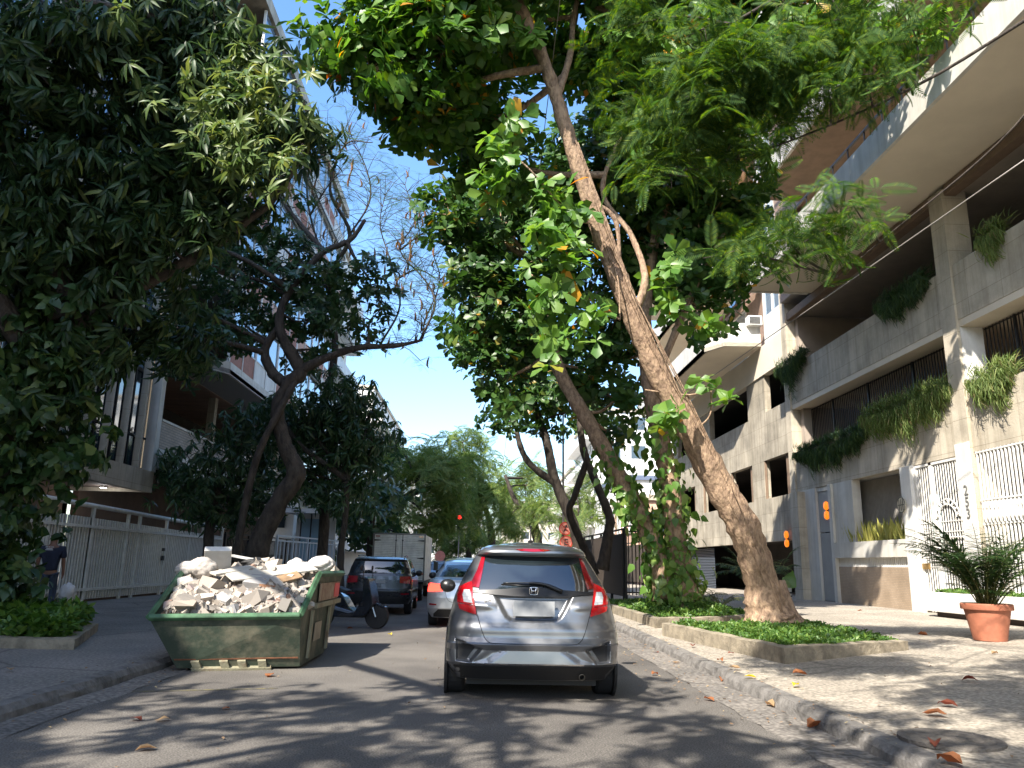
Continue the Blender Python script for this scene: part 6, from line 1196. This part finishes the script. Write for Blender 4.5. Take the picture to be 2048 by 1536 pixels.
leafmesh('leaf', [(0, 0, .4), (0, 0, .4), (.02, 0, .4)], [(.35, -.1, 1), (-.3, 0, 1), (0, .3, 1)], [(-.3, -1, .3), (-.3, -1, .2), (0, -1, .3)], [.65, .4, .35], T_HEART, leaf_pothos, r)
# ================================================================ SIGNS, POLES, WIRES
pp = ay(1129, 1075, 32); px_ = pp[0]-.05
pole = empty('sign_pole', (px_, 32.05, .13), label='thin grey street pole with a lamp arm carrying two round traffic signs', cat='pole')
mb = MB(); mb.tube([(0, 0, -.1), (0, 0, 3.3), (-.03, 0, 7.6)], [.06, .05, .035], 10); mb.build('shaft', mat('galvanised', (.32, .30, .28), .6, metal=.3), pole, smooth=True)
mb = MB(); mb.tube([(0, 0, 3.55), (.35, 0, 3.60)], .02, 6); mb.box(.30, .62, -.06, .06, 3.56, 3.66); mb.build('camera_arm', mat('pale_housing', (.5, .5, .5), .5), pole)
rred = mat('sign_red', (.60, .05, .03), .5); rface = mat('faded_sign_face', (.70, .26, .20), .55, var=.15, scale=8); rblk = mat('sign_black', (.03, .02, .02), .6)
for (py, ch, lab) in ((1057, 'A', 'upper round red rimmed sign with a crossed arrow letter shape'), (1085, 'E', 'lower round red rimmed sign with a crossed letter E')):
    c = ay(1131 if ch == 'A' else 1132, py, 31.9); r = empty('traffic_sign', tuple(c), label=lab, cat='traffic sign', group='round signs on the street pole')
    mb = MB(); mb.lathe([(.27, 0), (.27, .012)], n=32, axis='y'); mb.build('disc', rface, r)
    mb = MB(); mb.lathe([(.225, -.004), (.268, -.004), (.268, -.001), (.225, -.001)], n=32, axis='y', cap=False); mb.tube([(-.16, -.004, .16), (.16, -.004, -.16)], .014, 4); mb.build('rim', rred, r)
    if ch == 'E': text('E', (0, -.006, 0), .34, rblk, r, R_R.to_4x4(), 'letter', .003, .012)
    else:
        mb = MB(); mb.extr([(-.10, -.15), (-.055, -.15), (.045, .05), (.10, .02), (.06, .16), (-.06, .10), (0, .075)], -.009, -.003, 'y'); mb.box(-.07, .11, -.009, -.003, -.08, -.045); mb.build('arrow', rblk, r)
sp2 = ay(880, 1112, 38); r = empty('traffic_sign', (sp2[0], 38, .0), label='small distant red round sign left of the silver sedan', cat='traffic sign')
mb = MB(); mb.tube([(0, .03, 0), (0, .03, sp2[2])], .03, 6); mb.build('pole', black_metal, r); mb = MB(); mb.lathe([(.25, 0), (.25, .01)], (0, 0, sp2[2]), 24, 'y'); mb.build('disc', rface, r)
tl = ay(919, 1038, 55); r = empty('traffic_light', (tl[0], 55, 0), label='distant traffic light showing red above the street', cat='traffic light')
mb = MB(); mb.tube([(0, .1, 0), (0, .1, tl[2]+.2)], .05, 6); mb.build('pole', mat('galvanised', (.32, .30, .28)), r)
mb = MB(); mb.box(-.18, .18, -.1, .08, tl[2]-.75, tl[2]+.3); mb.build('housing', black_metal, r); mb = MB(); mb.lathe([(.13, -.12), (.14, -.1)], (0, 0, tl[2]+.1), 16, 'y'); mb.build('lamp', mat('red_signal', (1, .03, .02), .4, emit=1.5), r)
c = ay(800, 1067, 40); r = empty('street_lamp', (c[0]-1.2, 40, .13), label='curved street lamp arm just above the box truck', cat='street lamp')
mb = MB(); mb.tube(catmull([(0, 0, 0), (0, 0, 2.4), (.1, 0, 2.7), (.5, 0, 2.85), (1.1, 0, c[2]-.13)], 6), .04, 8); mb.build('pole', black_metal, r); mb = MB(); mb.box(1.0, 1.5, -.1, .1, c[2]-.17, c[2]-.1); mb.build('lamp_head', black_metal, r, bev=.02)
def wire(pa, pb_, sag, lab, r_=.012):
    pa, pb_ = V(*pa), V(*pb_); pts = [pa*(1-t)+pb_*t-V(0, 0, sag*4*t*(1-t)) for t in np.linspace(0, 1, 24)]; o = empty('cable', tuple(pa), label=lab, cat='cable')
    bpy.data.objects.remove(o); mb = MB(); mb.tube([p-pa for p in pts], r_, 5); w = mb.build('cable', mat('cable_grey', (.30, .28, .25), .6), smooth=True); w.location = tuple(pa); tag(w, lab, 'cable')
wire(ay(2060, 312, 11.5), ay(1195, 912, 36), .0, 'pale overhead cable running along the right facade')
wire((1.3, 6, 14), ay(1005, 935, 50), .4, 'thin cable crossing the sky above the street', .01)
# ================================================================ FALLEN LEAVES
dead = leafmat('dead_leaf', [(0, (.30, .12, .05)), (1, (.30, .12, .05))], .2, .6); dead2 = leafmat('tan_dead_leaf', [(0, (.36, .24, .13)), (1, (.36, .24, .13))], .2, .6); dead3 = leafmat('yellow_dead_leaf', [(0, (.60, .48, .04)), (1, (.60, .48, .04))], .3, .6); dead4 = leafmat('dark_red_dead_leaf', [(0, (.20, .055, .03)), (1, (.20, .055, .03))], .2, .6)
LV = [(539, 1352, 'road', dead, 'large brown fallen leaf just below the skip', 1.1), (272, 1440, 'road', dead4, 'red brown fallen leaf at the left of the near road', .8), (325, 1441, 'road', dead2, 'thin tan fallen leaf beside the red brown one on the left road', .8), (292, 1500, 'road', dead2, 'tan fallen leaf lowest on the left part of the road', .9), (452, 1418, 'road', dead, 'small brown fallen leaf on the road below the skip', .6), (780, 1270, 'road', dead3, 'yellow fallen leaf on the road left of the grey hatchback', .8), (160, 1378, 'road', dead3, 'small yellowish leaf by the left gutter', .7),
      (1418, 1401, 'road', dead, 'reddish fallen leaf alone on the road right of the hatchback', .9), (1310, 1350, 'road', dead, 'brown fallen leaf on the road nearest the hatchback wheel', .8), (1445, 1362, 'g', dead, 'curled brown leaf in the gutter below the bed corner', .9), (1352, 1326, 'g', dead2, 'tan leaf in the gutter in front of the bed', .8), (1630, 1455, 'g', dead, 'large curled brown leaf on the lower right gutter', 1.2), (1540, 1412, 'g', dead2, 'faint tan leaf flat on the right gutter', .9), (1312, 1305, 'g', dead4, 'small dark leaf on the kerb right of the hatchback', .8),
      (1592, 1372, 'p', dead3, 'bright yellow leaf on the right pavement', .8), (1500, 1355, 'p', dead3, 'yellow green leaf at the kerb below the bed corner', .9), (1468, 1338, 'p', dead2, 'tan leaf touching the front corner of the near bed', 1.), (1440, 1322, 'p', dead, 'brown leaf on the pavement strip before the near bed', .8), (1600, 1350, 'p', dead, 'long brown leaf below the front of the near bed', 1.1), (1462, 1308, 'p', dead4, 'small red brown leaf on the strip before the near bed', .7), (1386, 1293, 'p', dead4, 'dark curled leaf on the strip left of the near bed', .9), (1330, 1265, 'p', dead4, 'red brown leaf at the left end of the near bed', .9), (1895, 1412, 'p', dead4, 'orange red leaf on the pavement at the right', 1.1), (1870, 1430, 'p', dead, 'tan brown leaf just below the orange red one at the right', 1.2), (1940, 1363, 'p', dead4, 'dark leaf on the pavement below the potted palm', 1.), (1845, 1270, 'p', dead, 'brown leaf cluster left of the terracotta pot', 1.2), (1990, 1308, 'p', dead2, 'tan leaf below the terracotta pot', .8), (1870, 1492, 'p', dead4, 'red brown leaf at the bottom right kerb', .9), (1900, 1528, 'p', dead, 'brown leaf at the bottom edge of the right pavement', 1.2), (1658, 1300, 'p', dead, 'brown leaf against the front kerb of the near bed', .9),
      (1248, 1222, 'p', dead2, 'tan leaf beyond the hatchback on the far strip of pavement', .9), (1270, 1218, 'p', dead, 'brown leaf beside the tan one beyond the hatchback', .9), (1720, 1222, 'p', dead, 'brown leaf behind the near bed on the sunlit pavement', .9), (700, 1258, 'road', dead, 'brown leaf on the road behind the skip', .8), (735, 1255, 'road', dead2, 'tan leaf on the road behind the skip', .7), (20, 1340, 'l', dead2, 'pale leaf on the left pavement by the bed', .8)]
for i, (px, py, wh, m, lab, s) in enumerate(LV):
    z = {'road': .006, 'g': .012, 'p': .145, 'l': .15}[wh]; p = az(px, py, z)
    if wh == 'p': p = az(px, py, gz(p[0])); z = gz(p[0])+.002; p = az(px, py, z)
    g = np.random.RandomState(i+50); a = g.uniform(0, 6.28); cup = g.uniform(.1, .4)
    tv, tf_ = tmpl_leaf((0, .20, .30, .16, 0), g.uniform(.2, .9), 0, (0, .25, .6, .85, 1)); L_ = .165*s
    zz = (np.sin(tv[:, 1]*3.1)*cup*.25+g.uniform(0, .16, len(tv)))*L_+tv[:, 2]*L_
    me = bpy.data.meshes.new('fallen_leaf'); me.from_pydata([(v[0]*L_, (v[1]-.5)*L_, float(k)+.004) for v, k in zip(tv, zz-zz.min())], [], tf_)
    o = link('fallen_leaf', me, m, smooth=True); o.location = (p[0], p[1], z); o.rotation_euler = (0, 0, a); tag(o, lab, 'fallen leaf', 'fallen leaves on the ground')
lit_ = MB()
g = np.random.RandomState(99); n = 1500; X = np.concatenate([g.uniform(2.2, 3.3, n//2), g.uniform(-4.3, -3.4, n//6), g.uniform(-3.6, 8, n-n//2-n//6)]); Y_ = g.uniform(4, 26, len(X)); Z_ = np.array([.015 if (-3.85 < x < 3.0) else (gz(x) if x > 0 else .15) for x in X])+.004
o = leafmesh('leaf_litter', np.column_stack([X, Y_, Z_]), np.column_stack([g.normal(0, 1, len(X)), g.normal(0, 1, len(X)), g.normal(0, .1, len(X))]), np.column_stack([g.normal(0, .3, len(X)), g.normal(0, .3, len(X)), np.ones(len(X))]), g.uniform(.012, .05, len(X)), T_SMALL, leafmat('litter', [(0, (.16, .10, .06)), (.7, (.28, .18, .10)), (1, (.40, .33, .18))], 0, .8))
tag(o, 'tiny leaf litter and crumbs scattered over street and pavement', 'leaf litter', kind='stuff')
